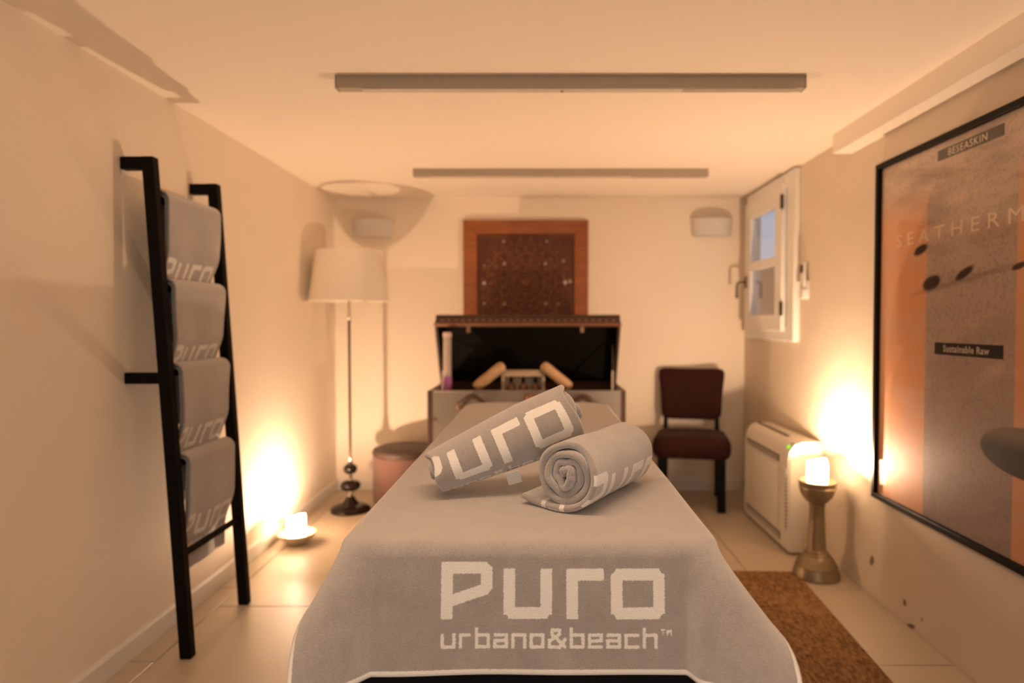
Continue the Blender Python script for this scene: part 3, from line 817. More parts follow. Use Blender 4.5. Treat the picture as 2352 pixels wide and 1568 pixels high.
for sx in (-1, 1):
    for (a, b) in ((-hd - 0.004, -hd + 0.018), (hd - 0.018, hd + 0.004)):
        box('corner_edging', sx * hw - 0.014 + sx * 0.004 - 0.005, sx * hw + 0.014 + sx * 0.004 - 0.005 + 0.002, a, b, 0.02, tzr + 0.003, M_TRUNK, tr, bev=0.003, seg=1)
    box('rim_edging', sx * hw - 0.012, sx * hw + 0.012, -hd - 0.003, hd + 0.003, tzr - 0.012, tzr + 0.006, M_TRUNK, tr, bev=0.003, seg=1)
box('rim_edging', -hw, hw, -hd - 0.004, -hd + 0.010, tzr - 0.004, tzr + 0.004, M_STEEL, tr, bev=0.002, seg=1)
for sx in (-1, 1):
    for (a, b) in ((0.02, 0.07), (tzr - 0.20, tzr - 0.15)):
        lathe('rivet', [(0, 0), (0.009, 0.0), (0.007, 0.005), (0, 0.007)], M_COPPER, tr, 10, loc=(sx * (hw - 0.02), -hd - 0.003, (a + b) / 2)).rotation_euler = (PI / 2, 0, 0)
# leather carrying loops and lock on the front
for x in (-0.335, 0.345):
    pts = [(x - 0.075 + 0.15 * k / 12, -hd - 0.012 - 0.022 * math.sin(PI * k / 12), tzr - 0.085 + 0.055 * math.sin(PI * k / 12)) for k in range(13)]
    tube('leather_handle', pts, [0.012] + [0.015] * 11 + [0.012], M_TRUNK, tr, 10)
    for s in (-0.075, 0.075): box('handle_mount', x + s - 0.02, x + s + 0.02, -hd - 0.016, -hd, tzr - 0.11, tzr - 0.065, M_COPPER, tr, bev=0.004, seg=1)
lk = box('lock_plate', -0.038 + 0.02, 0.038 + 0.02, -hd - 0.012, -hd, tzr - 0.12, tzr - 0.012, M_COPPER, tr, bev=0.006, seg=2)
lathe('lock_knob', [(0, 0), (0.014, 0.0), (0.015, 0.008), (0.009, 0.013), (0, 0.014)], M_COPPER, lk, 18, loc=(0.012, -hd - 0.012, tzr - 0.04)).rotation_euler = (PI / 2, 0, 0)
lathe('lock_knob', [(0, 0), (0.013, 0.0), (0.014, 0.006), (0.008, 0.012), (0, 0.013)], M_CHROME, lk, 18, loc=(0.03, -hd - 0.012, tzr - 0.085)).rotation_euler = (PI / 2, 0, 0)
# lid, hinged at the back, leaning forward
ang = math.atan2(0.29, 0.455)
LM = Matrix.Translation((0, hd, tzr + 0.004)) @ Matrix.Rotation(ang, 4, 'X')          # local: x across, z from hinge to front edge, y depth
LL, LD = 0.540, 0.095
lid = thing('lid', None, None)
lid.parent = tr
def lb(name, x0, x1, y0, y1, z0, z1, mat, par, bev=0.0):
    return box(name, x0, x1, y0, y1, z0, z1, mat, par, bev=bev, seg=1, M=LM)
bpy.data.objects.remove(lid)
bm = bmesh.new()
bbox(bm, -hw, hw, 0.0, 0.014, 0, LL, M=LM)
for (a, b, z0, z1) in ((-hw, -hw + 0.016, 0, LL), (hw - 0.016, hw, 0, LL), (-hw + 0.016, hw - 0.016, LL - 0.016, LL), (-hw + 0.016, hw - 0.016, 0, 0.016)):
    bbox(bm, a, b, -LD, 0.0, z0, z1, M=LM)
lid = from_bm('lid', bm, M_TRUNK, tr)
lb('lid_lining', -hw + 0.016, hw - 0.016, -0.006, -0.0005, 0.016, LL - 0.016, M_INT, lid)
for sx in (-1, 1): lb('lid_lining', min(sx * (hw - 0.0165), sx * (hw - 0.020)), max(sx * (hw - 0.0165), sx * (hw - 0.020)), -LD + 0.004, -0.006, 0.016, LL - 0.016, M_INT, lid)
lb('lid_edging', -hw - 0.003, hw + 0.003, -LD - 0.004, -LD + 0.012, LL - 0.014, LL + 0.004, M_COPPER, lid, 0.002)
lb('lid_edging', -hw - 0.003, hw + 0.003, -0.010, 0.017, LL - 0.014, LL + 0.004, M_TRUNK, lid, 0.002)
stud0 = None
for k in range(26):
    x = -hw + 0.045 + (2 * hw - 0.09) * k / 25
    p = LM @ Vector((x, -LD * 0.5, LL + 0.0))
    if stud0 is None:
        stud0 = lathe('stud', [(0, 0), (0.011, 0), (0.009, 0.006), (0, 0.009)], M_COPPER, lid, 10)
        s_ = stud0
    else:
        s_ = stud0.copy(); COL.objects.link(s_); s_.parent = lid
    s_.location = p; s_.rotation_euler = (ang, 0, 0)
for x in (-0.375, 0.345):
    box('clasp', x - 0.020, x + 0.020, -LD - 0.010, -LD - 0.002, LL - 0.012, LL + 0.006, M_COPPER, lid, bev=0.002, seg=1, M=LM)
    p = LM @ Vector((x, -LD - 0.006, LL - 0.01))
    box('clasp_tongue', p.x - 0.012, p.x + 0.012, p.y - 0.004, p.y + 0.003, p.z - 0.040, p.z + 0.004, M_COPPER, lid, bev=0.002, seg=1)
# lid stays
for sx in (-1, 1):
    a = Vector((sx * (hw - 0.052), -0.11, 0.772)); b = LM @ Vector((sx * (hw - 0.038), -0.06, 0.36))
    m_ = a.lerp(b, 0.45)
    stay = tube('lid_stay', [a, m_], 0.0085, M_CHROME, tr, 10)
    tube('stay_rod', [m_, b], 0.005, M_DARKPOLE, stay, 8)

# things in the trunk: bottle rack, bottles, rods, tube
M_PALE = wood('pale_wood', (0.52, 0.40, 0.27), (0.68, 0.55, 0.40), 'X')
M_BAMBOO = wood('pale_bamboo', (0.50, 0.30, 0.16), (0.72, 0.50, 0.30), 'X', 0.4, 9)
rk = thing('bottle_rack', 'small pale wooden rack with three amber bottles inside the trunk', 'rack', (-0.115, 4.19, 0.7702))
box('rack_side', -0.138, -0.120, -0.04, 0.05, 0, 0.135, M_PALE, rk, bev=0.002, seg=1)
box('rack_side', 0.120, 0.138, -0.04, 0.05, 0, 0.135, M_PALE, rk, bev=0.002, seg=1)
box('rack_back', -0.120, 0.120, 0.042, 0.05, 0, 0.135, simple('cream_rack_back', (0.90, 0.80, 0.68), 0.7), rk)
box('rack_top', -0.138, 0.138, -0.045, 0.052, 0.135, 0.145, M_PALE, rk, bev=0.002, seg=1)
box('rack_rail', -0.120, 0.120, -0.045, -0.035, 0.108, 0.134, M_PALE, rk, bev=0.002, seg=1)
M_AMBER = simple('amber_glass', (0.20, 0.075, 0.012), 0.12, var=0.15, coat=0.3)
for k, (x, lab) in enumerate(((-0.078, 'amber bottle on the left of the small rack'), (0.0, 'amber bottle in the middle of the small rack'), (0.078, 'amber bottle on the right of the small rack'))):
    bt = thing('amber_bottle', lab, 'bottle', (-0.115 + x, 4.187, 0.7704), group='bottles in the trunk rack')
    lathe('bottle_body', [(0, 0), (0.028, 0), (0.030, 0.004), (0.030, 0.034), (0.027, 0.042), (0.013, 0.060), (0.011, 0.066), (0, 0.067)], M_AMBER, bt, 24)
    lathe('bottle_cap', [(0, 0.066), (0.012, 0.067), (0.012, 0.088), (0.008, 0.092), (0.006, 0.104), (0, 0.106)], M_BLACKWOOD, bt, 18)
def rod(x0, z0, x1, z1, y0, y1, label):
    a, b = Vector((x0, y0, z0)), Vector((x1, y1, z1)); d = (b - a); L = d.length; d.normalize()
    k = [0, 0.004, 0.012, 0.03, 0.06, 0.5 * L, L - 0.06, L - 0.03, L - 0.012, L - 0.004, L]; R = [0.012, 0.022, 0.030, 0.034, 0.035, 0.034, 0.035, 0.034, 0.030, 0.022, 0.012]
    o = tube('wooden_massage_rod', [a + d * s - a for s in k], R, M_BAMBOO, None, 20, loc=tuple(a))
    tag(o, label, 'massage rod', 'pale rods in the trunk')
rod(-0.418, 0.806, -0.235, 0.955, 4.11, 4.135, 'pale rounded wooden rod leaning on the left of the bottle rack')
rod(0.188, 0.806, 0.005, 0.955, 4.11, 4.135, 'pale rounded wooden rod leaning on the right of the bottle rack')
tb = thing('glass_tube', 'tall clear tube with a purple lower end inside the trunk', 'tube', (-0.592, 4.12, 0.7702))
M_TUBE = simple('frosted_tube', (0.42, 0.34, 0.30), 0.25, var=0.05, coat=0.3)
M_PURPLE = simple('purple_fill', (0.42, 0.13, 0.40), 0.4, var=0.08)
lathe('tube_body', [(0, 0.11), (0.026, 0.11), (0.026, 0.365), (0.022, 0.370), (0.022, 0.36), (0, 0.36)], M_TUBE, tb, 24)
lathe('purple_end', [(0, 0), (0.026, 0), (0.0275, 0.004), (0.0275, 0.108), (0.026, 0.111), (0, 0.111)], M_PURPLE, tb, 24)
lathe('tube_cap', [(0, 0.358), (0.027, 0.359), (0.028, 0.366), (0.026, 0.388), (0, 0.390)], simple('tube_cap_pink', (0.62, 0.48, 0.42), 0.5), tb, 24)

# ------------------------------------------------------------------ carved wooden panel on the end wall
M_CHEST = wood('chestnut_frame', (0.24, 0.068, 0.009), (0.35, 0.110, 0.018), 'X', 0.4)
M_CARVE = wood('dark_carved_wood', (0.065, 0.013, 0.002), (0.11, 0.027, 0.004), 'Z', 0.5)
M_CARVE2 = wood('carved_highlight_wood', (0.13, 0.040, 0.008), (0.20, 0.066, 0.014), 'Z', 0.45)
M_PEARL = simple('mother_of_pearl', (0.55, 0.46, 0.40), 0.25, var=0.1)
cp = thing('carved_panel', 'square carved wooden panel with rosette and broad chestnut frame', 'wall panel', (-0.111, YB, 1.505))
S_ = 0.450; FW = 0.100
for k in range(4):
    bm = bmesh.new()
    q = [(-S_, S_), (S_, S_), (S_ - FW, S_ - FW), (-S_ + FW, S_ - FW)]
    pr = []
    for (x, z), y in zip(q + q, [-0.034] * 2 + [-0.026] * 2 + [-0.001] * 4):
        a = k * PI / 2; pr.append(bm.verts.new((x * math.cos(a) - z * math.sin(a), y, x * math.sin(a) + z * math.cos(a))))
    for fc in ((0, 1, 2, 3), (7, 6, 5, 4), (0, 4, 5, 1), (1, 5, 6, 2), (2, 6, 7, 3), (3, 7, 4, 0)): bm.faces.new([pr[i] for i in fc])
    bmesh.ops.bevel(bm, geom=list(bm.edges), offset=0.003, segments=1, affect='EDGES')
    from_bm('frame_member', bm, M_CHEST, cp)
I_ = S_ - FW
box('panel_board', -I_, I_, -0.014, -0.001, -I_, I_, M_CARVE, cp)
def torus(name, R, r, y, mat, n=56, m=8, lobes=0, la=0):
    v, f = [], []
    for i in range(n):
        a = 2 * PI * i / n; RR = R + (la * math.cos(lobes * a) if lobes else 0)
        for j in range(m):
            b = 2 * PI * j / m; v.append(((RR + r * math.cos(b)) * math.cos(a), y + r * 0.6 * math.sin(b), (RR + r * math.cos(b)) * math.sin(a)))
    for i in range(n):
        for j in range(m): f.append((i * m + j, ((i + 1) % n) * m + j, ((i + 1) % n) * m + (j + 1) % m, i * m + (j + 1) % m))
    return py(name, v, f, mat, cp, smooth=True)
ro = lathe('rosette', [(0, 0.014), (0.02, 0.013), (0.034, 0.007), (0.038, 0.0), (0, 0)], M_CARVE2, cp, 28, loc=(0, -0.013, 0)); ro.rotation_euler = (PI / 2, 0, 0)
for R, r in ((0.052, 0.006), (0.085, 0.007), (0.135, 0.008)): torus('carved_ring', R, r, -0.014, M_CARVE2)
torus('carved_ring', 0.205, 0.009, -0.014, M_CARVE2, 96, 8, 8, 0.012); torus('carved_ring', 0.285, 0.007, -0.014, M_CARVE2, 120, 8, 16, 0.008)
pet0 = None
for k, (R, n, s) in enumerate(((0.110, 12, 0.9), (0.170, 16, 1.25), (0.245, 24, 1.2), (0.315, 28, 1.0))):
    for i in range(n):
        a = 2 * PI * (i + 0.5 * (k % 2)) / n
        if pet0 is None:
            v, f = lathe_vf([(0, -0.022), (0.008, -0.012), (0.0105, 0), (0.007, 0.013), (0, 0.022)], 8, sy=0.6)
            pet0 = py('carved_leaf', v, f, M_CARVE2, cp, smooth=True); o = pet0
        else:
            o = pet0.copy(); COL.objects.link(o); o.parent = cp
        o.location = (R * math.cos(a), -0.0135, R * math.sin(a)); o.rotation_euler = (0, PI / 2 - a, 0); o.scale = (s, 1, s)
prl0 = None
for (x, z, s) in ((-0.30, 0.0, 1.5), (0.285, 0.005, 1.6), (0.32, 0.012, 1.2), (-0.155, 0.14, 1.1), (0.14, 0.14, 1.0), (-0.155, -0.15, 1.1), (0.145, -0.15, 1.0), (0.235, -0.15, 0.8), (-0.30, -0.145, 0.8), (0.27, 0.16, 0.9), (-0.30, 0.125, 0.6), (-0.16, 0.30, 0.8), (0.15, 0.30, 0.8), (-0.16, -0.29, 0.8), (0.15, -0.29, 0.8)):
    if prl0 is None: prl0 = lathe('pearl_inlay', [(0, 0.007), (0.007, 0.005), (0.010, 0), (0, 0)], M_PEARL, cp, 12); o = prl0
    else: o = prl0.copy(); COL.objects.link(o); o.parent = cp
    o.location = (x, -0.0145, z); o.rotation_euler = (PI / 2, 0, 0); o.scale = (s, s, 1)
for (a, b, c_, d) in ((-I_, I_, I_ - 0.022, I_ - 0.012), (-I_, I_, -I_ + 0.012, -I_ + 0.022), (-I_ + 0.012, -I_ + 0.022, -I_ + 0.024, I_ - 0.024), (I_ - 0.022, I_ - 0.012, -I_ + 0.024, I_ - 0.024)):
    box('carved_border', a + 0.002, b - 0.002, -0.019, -0.013, c_, d, M_CARVE2, cp, bev=0.002, seg=1)

# ------------------------------------------------------------------ plaster wall sconces
def sconce(x, z, label):
    t = thing('wall_sconce', label, 'wall lamp', (x, YB, z), group='white half-round wall sconces')
    bm = bmesh.new(); n = 24; rows = []
    for (w, d, zz) in ((0.125, 0.075, -0.062), (0.138, 0.088, -0.056), (0.150, 0.100, 0.055), (0.152, 0.102, 0.062), (0.144, 0.094, 0.062), (0.120, 0.072, -0.045)):
        rows.append([bm.verts.new((-w * math.cos(PI * k / n), -d * math.sin(PI * k / n) ** 0.75 if 0 < k < n else 0.0, zz)) for k in range(n + 1)])
    for a, b in zip(rows, rows[1:]):
        for k in range(n): bm.faces.new((a[k], a[k + 1], b[k + 1], b[k]))
    bm.faces.new(rows[0][::-1]); bm.faces.new(rows[-1])
    from_bm('plaster_shell', bm, simple('white_plaster_sconce', (0.70, 0.665, 0.61), 0.8, var=0.03), t, smooth='auto')
    lathe('lamp_socket', [(0, -0.044), (0.018, -0.044), (0.018, -0.01), (0.022, 0.0), (0.022, 0.03), (0, 0.04)], M_TRIM, t, 16, (0, -0.045, 0))
sconce(-1.215, 1.893, 'white half-round wall sconce above the floor lamp')
sconce(1.228, 1.900, 'white half-round wall sconce near the window')

# ------------------------------------------------------------------ chair
M_VELVET = simple('dark_red_velvet', (0.026, 0.004, 0.002), 0.8, var=0.4, scale=18, sheen=0.04, bump=0.1, bscale=120, spec=0.2)
M_LEG = simple('ebony_legs', (0.005, 0.004, 0.003), 0.55, var=0.3, scale=20, spec=0.15)
ch = thing('dining_chair', 'dark red velvet side chair with black legs by the end wall', 'chair', (1.012, 4.385, 0), -0.22)
def cushion(name, fn, nu, nv, mat, parent):
    """closed rounded slab: fn(u,v,w) with u,v in [-1,1], w=+-1"""
    v, f = [], []
    bm = bmesh.new()
    bbox(bm, -1, 1, -1, 1, -1, 1)
    bmesh.ops.subdivide_edges(bm, edges=bm.edges, cuts=nu, use_grid_fill=True)
    for vv in bm.verts: vv.co = fn(vv.co.x, vv.co.y, vv.co.z)
    return from_bm(name, bm, mat, parent, smooth=True)
def sq(x, e): return math.copysign(abs(x) ** e, x)
def seat_fn(x, y, z):
    l = max(abs(x), abs(y), abs(z)); 
    px_, py_, pz_ = x, y, z
    nrm = (abs(px_) ** 8 + abs(py_) ** 8 + abs(pz_) ** 3.2) ** (1 / 6.0) if l > 0 else 1
    s = 1 / max(nrm, 1e-6) ** 0.85
    X, Y, Z = px_ * s, py_ * s, pz_ * s
    wx = 0.245 - 0.012 * Y
    dome = 0.018 * (1 - X * X) * (1 - Y * Y) if z > 0 else 0
    return Vector((X * wx, Y * 0.218 - 0.02, 0.408 + Z * 0.072 + dome))
cushion('seat', seat_fn, 9, 9, M_VELVET, ch)
def back_fn(x, y, z):
    nrm = (abs(x) ** 9 + abs(z) ** 9 + abs(y) ** 3) ** (1 / 7.0) if max(abs(x), abs(y), abs(z)) > 0 else 1
    s = 1 / max(nrm, 1e-6) ** 0.85
    X, Y, Z = x * s, y * s, z * s
    w = 0.207 + 0.032 * ((Z + 1) / 2) ** 2.2
    zz = 0.715 + Z * 0.178
    return Vector((X * w, 0.212 + Y * 0.028 + 0.055 * ((Z + 1) / 2) ** 1.5 + 0.012 * (1 - X * X) , zz + 0.01 * X * X * (Z > 0)))
cushion('backrest', back_fn, 9, 9, M_VELVET, ch)
def leg_mesh(name, p0, p1, w0, w1):
    bm = bmesh.new()
    a = [bm.verts.new((p0[0] + sx * w0, p0[1] + sy * w0, p0[2])) for sx, sy in ((-1, -1), (1, -1), (1, 1), (-1, 1))]
    b = [bm.verts.new((p1[0] + sx * w1, p1[1] + sy * w1, p1[2])) for sx, sy in ((-1, -1), (1, -1), (1, 1), (-1, 1))]
    bm.faces.new(a[::-1]); bm.faces.new(b)
    for i in range(4): bm.faces.new((a[i], a[(i + 1) % 4], b[(i + 1) % 4], b[i]))
    bmesh.ops.bevel(bm, geom=list(bm.edges), offset=0.004, segments=1, affect='EDGES')
    return from_bm(name, bm, M_LEG, ch, smooth='auto')
for sx in (-1, 1):
    leg_mesh('leg', (sx * 0.192, -0.178, 0.0), (sx * 0.185, -0.165, 0.36), 0.026, 0.030)
    leg_mesh('leg', (sx * 0.180, 0.225, 0.0), (sx * 0.178, 0.165, 0.39), 0.017, 0.021)
    leg_mesh('back_post', (sx * 0.176, 0.180, 0.39), (sx * 0.176, 0.212, 0.58), 0.018, 0.014)

# ------------------------------------------------------------------ floor-standing fan heater / air conditioner
M_ACW = simple('ivory_plastic', (0.70, 0.65, 0.56), 0.42, var=0.02, scale=4)
M_ACD = simple('dark_grille', (0.06, 0.045, 0.03), 0.6, var=0.1)
ac = thing('air_conditioner', 'ivory floor-standing air conditioner with green light by the wall', 'air conditioner', (1.38, 3.748, 0))
ax0, ax1, ay = -0.094, 0.078, 0.366
bm = bmesh.new()
prof = [(ax0 + 0.016, 0.012), (ax0 + 0.004, 0.03), (ax0, 0.06), (ax0 + 0.002, 0.50), (ax0 + 0.012, 0.545), (ax0 + 0.040, 0.580), (ax0 + 0.075, 0.594), (ax1 - 0.01, 0.596), (ax1, 0.588), (ax1, 0.012)]
a = [bm.verts.new((x, -ay, z)) for x, z in prof]; b = [bm.verts.new((x, ay, z)) for x, z in prof]
bm.faces.new(a); bm.faces.new(b[::-1])
for i in range(len(prof)): j = (i + 1) % len(prof); bm.faces.new((a[i], b[i], b[j], a[j]))
bmesh.ops.recalc_face_normals(bm, faces=bm.faces)
bmesh.ops.bevel(bm, geom=[e for e in bm.edges if abs(e.verts[0].co.y - e.verts[1].co.y) < 1e-6], offset=0.010, segments=3, affect='EDGES')
from_bm('casing', bm, M_ACW, ac, smooth='auto')
box('back_plate', ax1 - 0.004, ax1 + 0.017, -ay + 0.01, ay - 0.01, 0.03, 0.575, M_ACW, ac, bev=0.004, seg=1)
box('front_panel', ax0 - 0.008, ax0 + 0.004, -ay + 0.125, ay - 0.125, 0.115, 0.455, M_ACW, ac, bev=0.005, seg=2)
for s in (-1, 1): box('side_panel', ax0 - 0.004, ax0 + 0.004, min(s * (ay - 0.020), s * (ay - 0.110)), max(s * (ay - 0.020), s * (ay - 0.110)), 0.115, 0.455, M_ACW, ac, bev=0.003, seg=1)
box('outlet_slot', ax0 - 0.003, ax0 + 0.006, -ay + 0.13, ay - 0.06, 0.470, 0.505, M_ACD, ac, bev=0.002, seg=1)
for k in range(2): box('louvre', ax0 - 0.008, ax0 + 0.002, -ay + 0.135, ay - 0.065, 0.478 + 0.014 * k, 0.482 + 0.014 * k, M_ACW, ac)
box('outlet_slot', ax0 - 0.003, ax0 + 0.006, -ay + 0.10, ay - 0.06, 0.055, 0.095, M_ACD, ac, bev=0.002, seg=1)
for k in range(2): box('louvre', ax0 - 0.007, ax0 + 0.002, -ay + 0.105, ay - 0.065, 0.064 + 0.016 * k, 0.069 + 0.016 * k, M_ACW, ac)
box('top_slot', ax0 + 0.072, ax0 + 0.086, -ay + 0.20, ay - 0.03, 0.590, 0.5985, M_ACD, ac, bev=0.001, seg=1)
box('side_intake', ax0 - 0.0035, ax0 + 0.006, -ay + 0.016, -ay + 0.040, 0.13, 0.42, M_ACD, ac, bev=0.002, seg=1)
sl0 = None
for k in range(14):
    if sl0 is None: sl0 = box('intake_slat', ax0 - 0.006, ax0 + 0.002, -ay + 0.014, -ay + 0.042, -0.003, 0.003, M_ACW, ac, loc=(0, 0, 0.14)); o = sl0
    else: o = sl0.copy(); COL.objects.link(o); o.parent = ac; o.location = (0, 0, 0.14 + 0.0208 * k)
lathe('indicator_light', [(0, 0), (0.010, 0), (0.0105, 0.003), (0.007, 0.006), (0, 0.007)], M_LED, ac, 16, loc=(ax0 + 0.024, -ay + 0.055, 0.563)).rotation_euler = (0, -0.85, 0)
box('sensor_window', ax0 + 0.036, ax0 + 0.047, -ay + 0.035, -ay + 0.052, 0.574, 0.585, M_ACD, ac, M=Matrix.Identity(4))

# remote control in its wall holder
rc = thing('remote_control', 'white remote control in a holder on the wall beside the window', 'remote control', (XR, 3.635, 1.352))
box('holder', -0.012, -0.0, -0.033, 0.033, 0.0, 0.10, M_TRIM, rc, bev=0.003, seg=1)
box('holder_lip', -0.034, -0.012, -0.033, 0.033, 0.0, 0.055, M_TRIM, rc, bev=0.004, seg=1)
rb_ = box('remote_body', -0.030, -0.013, -0.027, 0.027, 0.008, 0.200, M_ACW, rc, bev=0.005, seg=2)
box('screen', -0.0315, -0.0295, -0.020, 0.020, 0.145, 0.188, M_ACD, rb_)
for k in range(3): box('button', -0.032, -0.0295, -0.018 + 0.013 * k, -0.008 + 0.013 * k, 0.115, 0.125, M_TRIM, rb_)

# ------------------------------------------------------------------ framed poster on the right wall
PY0, PY1, PZ0, PZ1 = 1.665, 2.850, 0.458, 1.900
PC = ((PY0 + PY1) / 2, (PZ0 + PZ1) / 2)
po = thing('framed_poster', 'large black-framed poster of stones on raked sand with orange stripes', 'poster', (XR, PC[0], PC[1]))
ph_, pz_ = (PY1 - PY0) / 2, (PZ1 - PZ0) / 2
M_FRAME = simple('black_poster_frame', (0.004, 0.003, 0.0025), 0.5, var=0.2, spec=0.15)
fwid = 0.022
for (a, b, c_, d) in ((-ph_, ph_, pz_ - fwid, pz_), (-ph_, ph_, -pz_, -pz_ + fwid), (-ph_, -ph_ + fwid, -pz_ + fwid, pz_ - fwid), (ph_ - fwid, ph_, -pz_ + fwid, pz_ - fwid)):
    box('frame_member', -0.028, -0.001, a, b, c_, d, M_FRAME, po, bev=0.0015, seg=1)

def poster_mat():
    m, nt, b = newmat('poster_print')
    Lk = nt.links.new
    tc = N(nt, 'ShaderNodeTexCoord'); sp = N(nt, 'ShaderNodeSeparateXYZ'); Lk(tc.outputs['Object'], sp.inputs['Vector'])
    def math_(op, a, b_=None, c_=None):
        n = N(nt, 'ShaderNodeMath', operation=op)
        for i, v in enumerate((a, b_, c_)):
            if v is None: continue
            if isinstance(v, (int, float)): n.inputs[i].default_value = v
            else: Lk(v, n.inputs[i])
        return n.outputs[0]
    def ss(v, lo_, hi):
        n = N(nt, 'ShaderNodeMapRange', interpolation_type='SMOOTHSTEP')
        n.inputs['From Min'].default_value = lo_; n.inputs['From Max'].default_value = hi
        Lk(v, n.inputs['Value']); return n.outputs['Result']
    def mix(f, a, b_):
        n = N(nt, 'ShaderNodeMix', data_type='RGBA')
        for i, v in ((6, a), (7, b_)):
            if isinstance(v, tuple): n.inputs[i].default_value = (*v, 1)
            else: Lk(v, n.inputs[i])
        if isinstance(f, float): n.inputs[0].default_value = f
        else: Lk(f, n.inputs[0])
        return n.outputs[2]
    Y, Z = sp.outputs['Y'], sp.outputs['Z']
    mp = N(nt, 'ShaderNodeMapping'); mp.inputs['Scale'].default_value = (1, 1.2, 5); mp.inputs['Rotation'].default_value = (0.22, 0, 0)
    Lk(tc.outputs['Object'], mp.inputs['Vector'])
    n1 = N(nt, 'ShaderNodeTexNoise', Scale=2.2, Detail=5.0); Lk(mp.outputs['Vector'], n1.inputs['Vector'])
    n2 = N(nt, 'ShaderNodeTexNoise', Scale=85.0, Detail=3.0); Lk(tc.outputs['Object'], n2.inputs['Vector'])
    sand = mix(ss(Z, -0.45, 0.55), (0.416, 0.296, 0.240), (0.704, 0.536, 0.416))
    sand = mix(ss(n1.outputs['Fac'], 0.40, 0.68), sand, (0.432, 0.320, 0.264))
    # sea-band across the middle, raked ripples lower down, granular foreground
    band = math_('MULTIPLY', ss(Z, -0.10, 0.12), math_('SUBTRACT', 1.0, ss(Z, 0.22, 0.40)))
    sand = mix(math_('MULTIPLY', band, 0.55), sand, (0.432, 0.328, 0.264))
    wv = N(nt, 'ShaderNodeTexWave', Scale=14.0, Distortion=4.0, Detail=2.0); wv.bands_direction = 'Z'; Lk(mp.outputs['Vector'], wv.inputs['Vector'])
    rip = math_('MULTIPLY', ss(Z, -0.45, -0.36), math_('SUBTRACT', 1.0, ss(Z, -0.25, -0.17)))
    sand = mix(math_('MULTIPLY', math_('MULTIPLY', rip, wv.outputs['Fac']), 0.45), sand, (0.256, 0.168, 0.128))
    fg = math_('SUBTRACT', 1.0, ss(Z, -0.55, -0.42))
    sand = mix(math_('MULTIPLY', fg, 0.6), sand, (0.336, 0.264, 0.240))
    sand = mix(math_('MULTIPLY', ss(n2.outputs['Fac'], 0.45, 0.7), 0.35), sand, (0.192, 0.136, 0.112))
    # orange stripes at both sides, with the pale streaks of the picture showing through
    ay_ = math_('ABSOLUTE', Y)
    stripe = math_('MULTIPLY', ss(ay_, 0.232, 0.242), math_('SUBTRACT', 1.0, ss(Z, 0.40, 0.62)))
    org = mix(ss(n1.outputs['Fac'], 0.35, 0.75), (0.850, 0.376, 0.160), (0.800, 0.432, 0.256))
    col = mix(math_('MULTIPLY', stripe, 0.80), sand, org)
    # dark stones
    def stone(y, z, ry, rz, soft, slope=0.0):
        a = math_('DIVIDE', math_('SUBTRACT', Y, y), ry)
        zz = math_('SUBTRACT', math_('SUBTRACT', Z, z), math_('MULTIPLY', math_('SUBTRACT', Y, y), slope))
        c_ = math_('DIVIDE', zz, rz)
        r = math_('SQRT', math_('ADD', math_('POWER', math_('ABSOLUTE', a), 2.4), math_('POWER', math_('ABSOLUTE', c_), 2.0)))
        return math_('SUBTRACT', 1.0, ss(r, 1.0 - soft, 1.0 + soft)), c_
    for (y, z, ry, rz, s, sl) in ((0.205, 0.190, 0.055, 0.026, 0.25, -0.15), (0.015, 0.212, 0.048, 0.016, 0.3, -0.35), (0.278, 0.322, 0.045, 0.018, 0.3, -0.2), (-0.245, 0.215, 0.03, 0.010, 0.3, -0.2)):
        mk, _ = stone(y, z, ry, rz, s, sl); col = mix(mk, col, (0.020, 0.010, 0.007))
    mk, _ = stone(0.05, 0.185, 0.26, 0.010, 0.6, -0.12); col = mix(math_('MULTIPLY', mk, 0.35), col, (0.10, 0.06, 0.045))
    mk, cz = stone(-0.335, -0.360, 0.250, 0.080, 0.04)
    stc = mix(ss(cz, -0.1, 0.75), (0.030, 0.020, 0.014), (0.23, 0.17, 0.12))
    col = mix(mk, col, stc)
    Lk(col, b.inputs['Base Color'])
    b.inputs['Roughness'].default_value = 0.6
    return m
box('print', -0.008, -0.004, -ph_ + 0.018, ph_ - 0.018, -pz_ + 0.018, pz_ - 0.018, poster_mat(), po)
RT = Matrix(((0, 0, -1, 0), (-1, 0, 0, 0), (0, 1, 0, 0), (0, 0, 0, 1)))      # text plane facing -X, reading towards the viewer
def text(name, body, size, y, z, mat, parent, width=None, spacing=1.0, align='CENTER', x=-0.0092, bold=0.0, sx=1.0):
    cu = bpy.data.curves.new('text_tmp', 'FONT'); cu.body = body; cu.size = size; cu.align_x = align; cu.align_y = 'CENTER'
    cu.space_character = spacing; cu.extrude = 0.0002; cu.offset = bold; cu.resolution_u = 3
    to = bpy.data.objects.new('text_tmp', cu); COL.objects.link(to)
    dg = bpy.context.evaluated_depsgraph_get(); dg.update()
    me = bpy.data.meshes.new_from_object(to.evaluated_get(dg)); me.name = name
    bpy.data.objects.remove(to)
    xs = [v.co.x for v in me.vertices]; k = (width / (max(xs) - min(xs))) if width else sx
    c0 = (max(xs) + min(xs)) / 2
    for v in me.vertices: v.co.x = (v.co.x - (c0 if align == 'CENTER' else 0)) * k
    me.transform(Matrix.Translation((x, y, z)) @ RT)
    me.materials.clear()
    return link(name, me, mat, parent)
M_INK = simple('cream_ink', (0.62, 0.50, 0.38), 0.6, var=0.02)
M_INK2 = simple('soft_tan_ink', (0.86, 0.70, 0.52), 0.6, var=0.02)
M_LAB = simple('dark_olive_label', (0.045, 0.030, 0.014), 0.6, var=0.05)
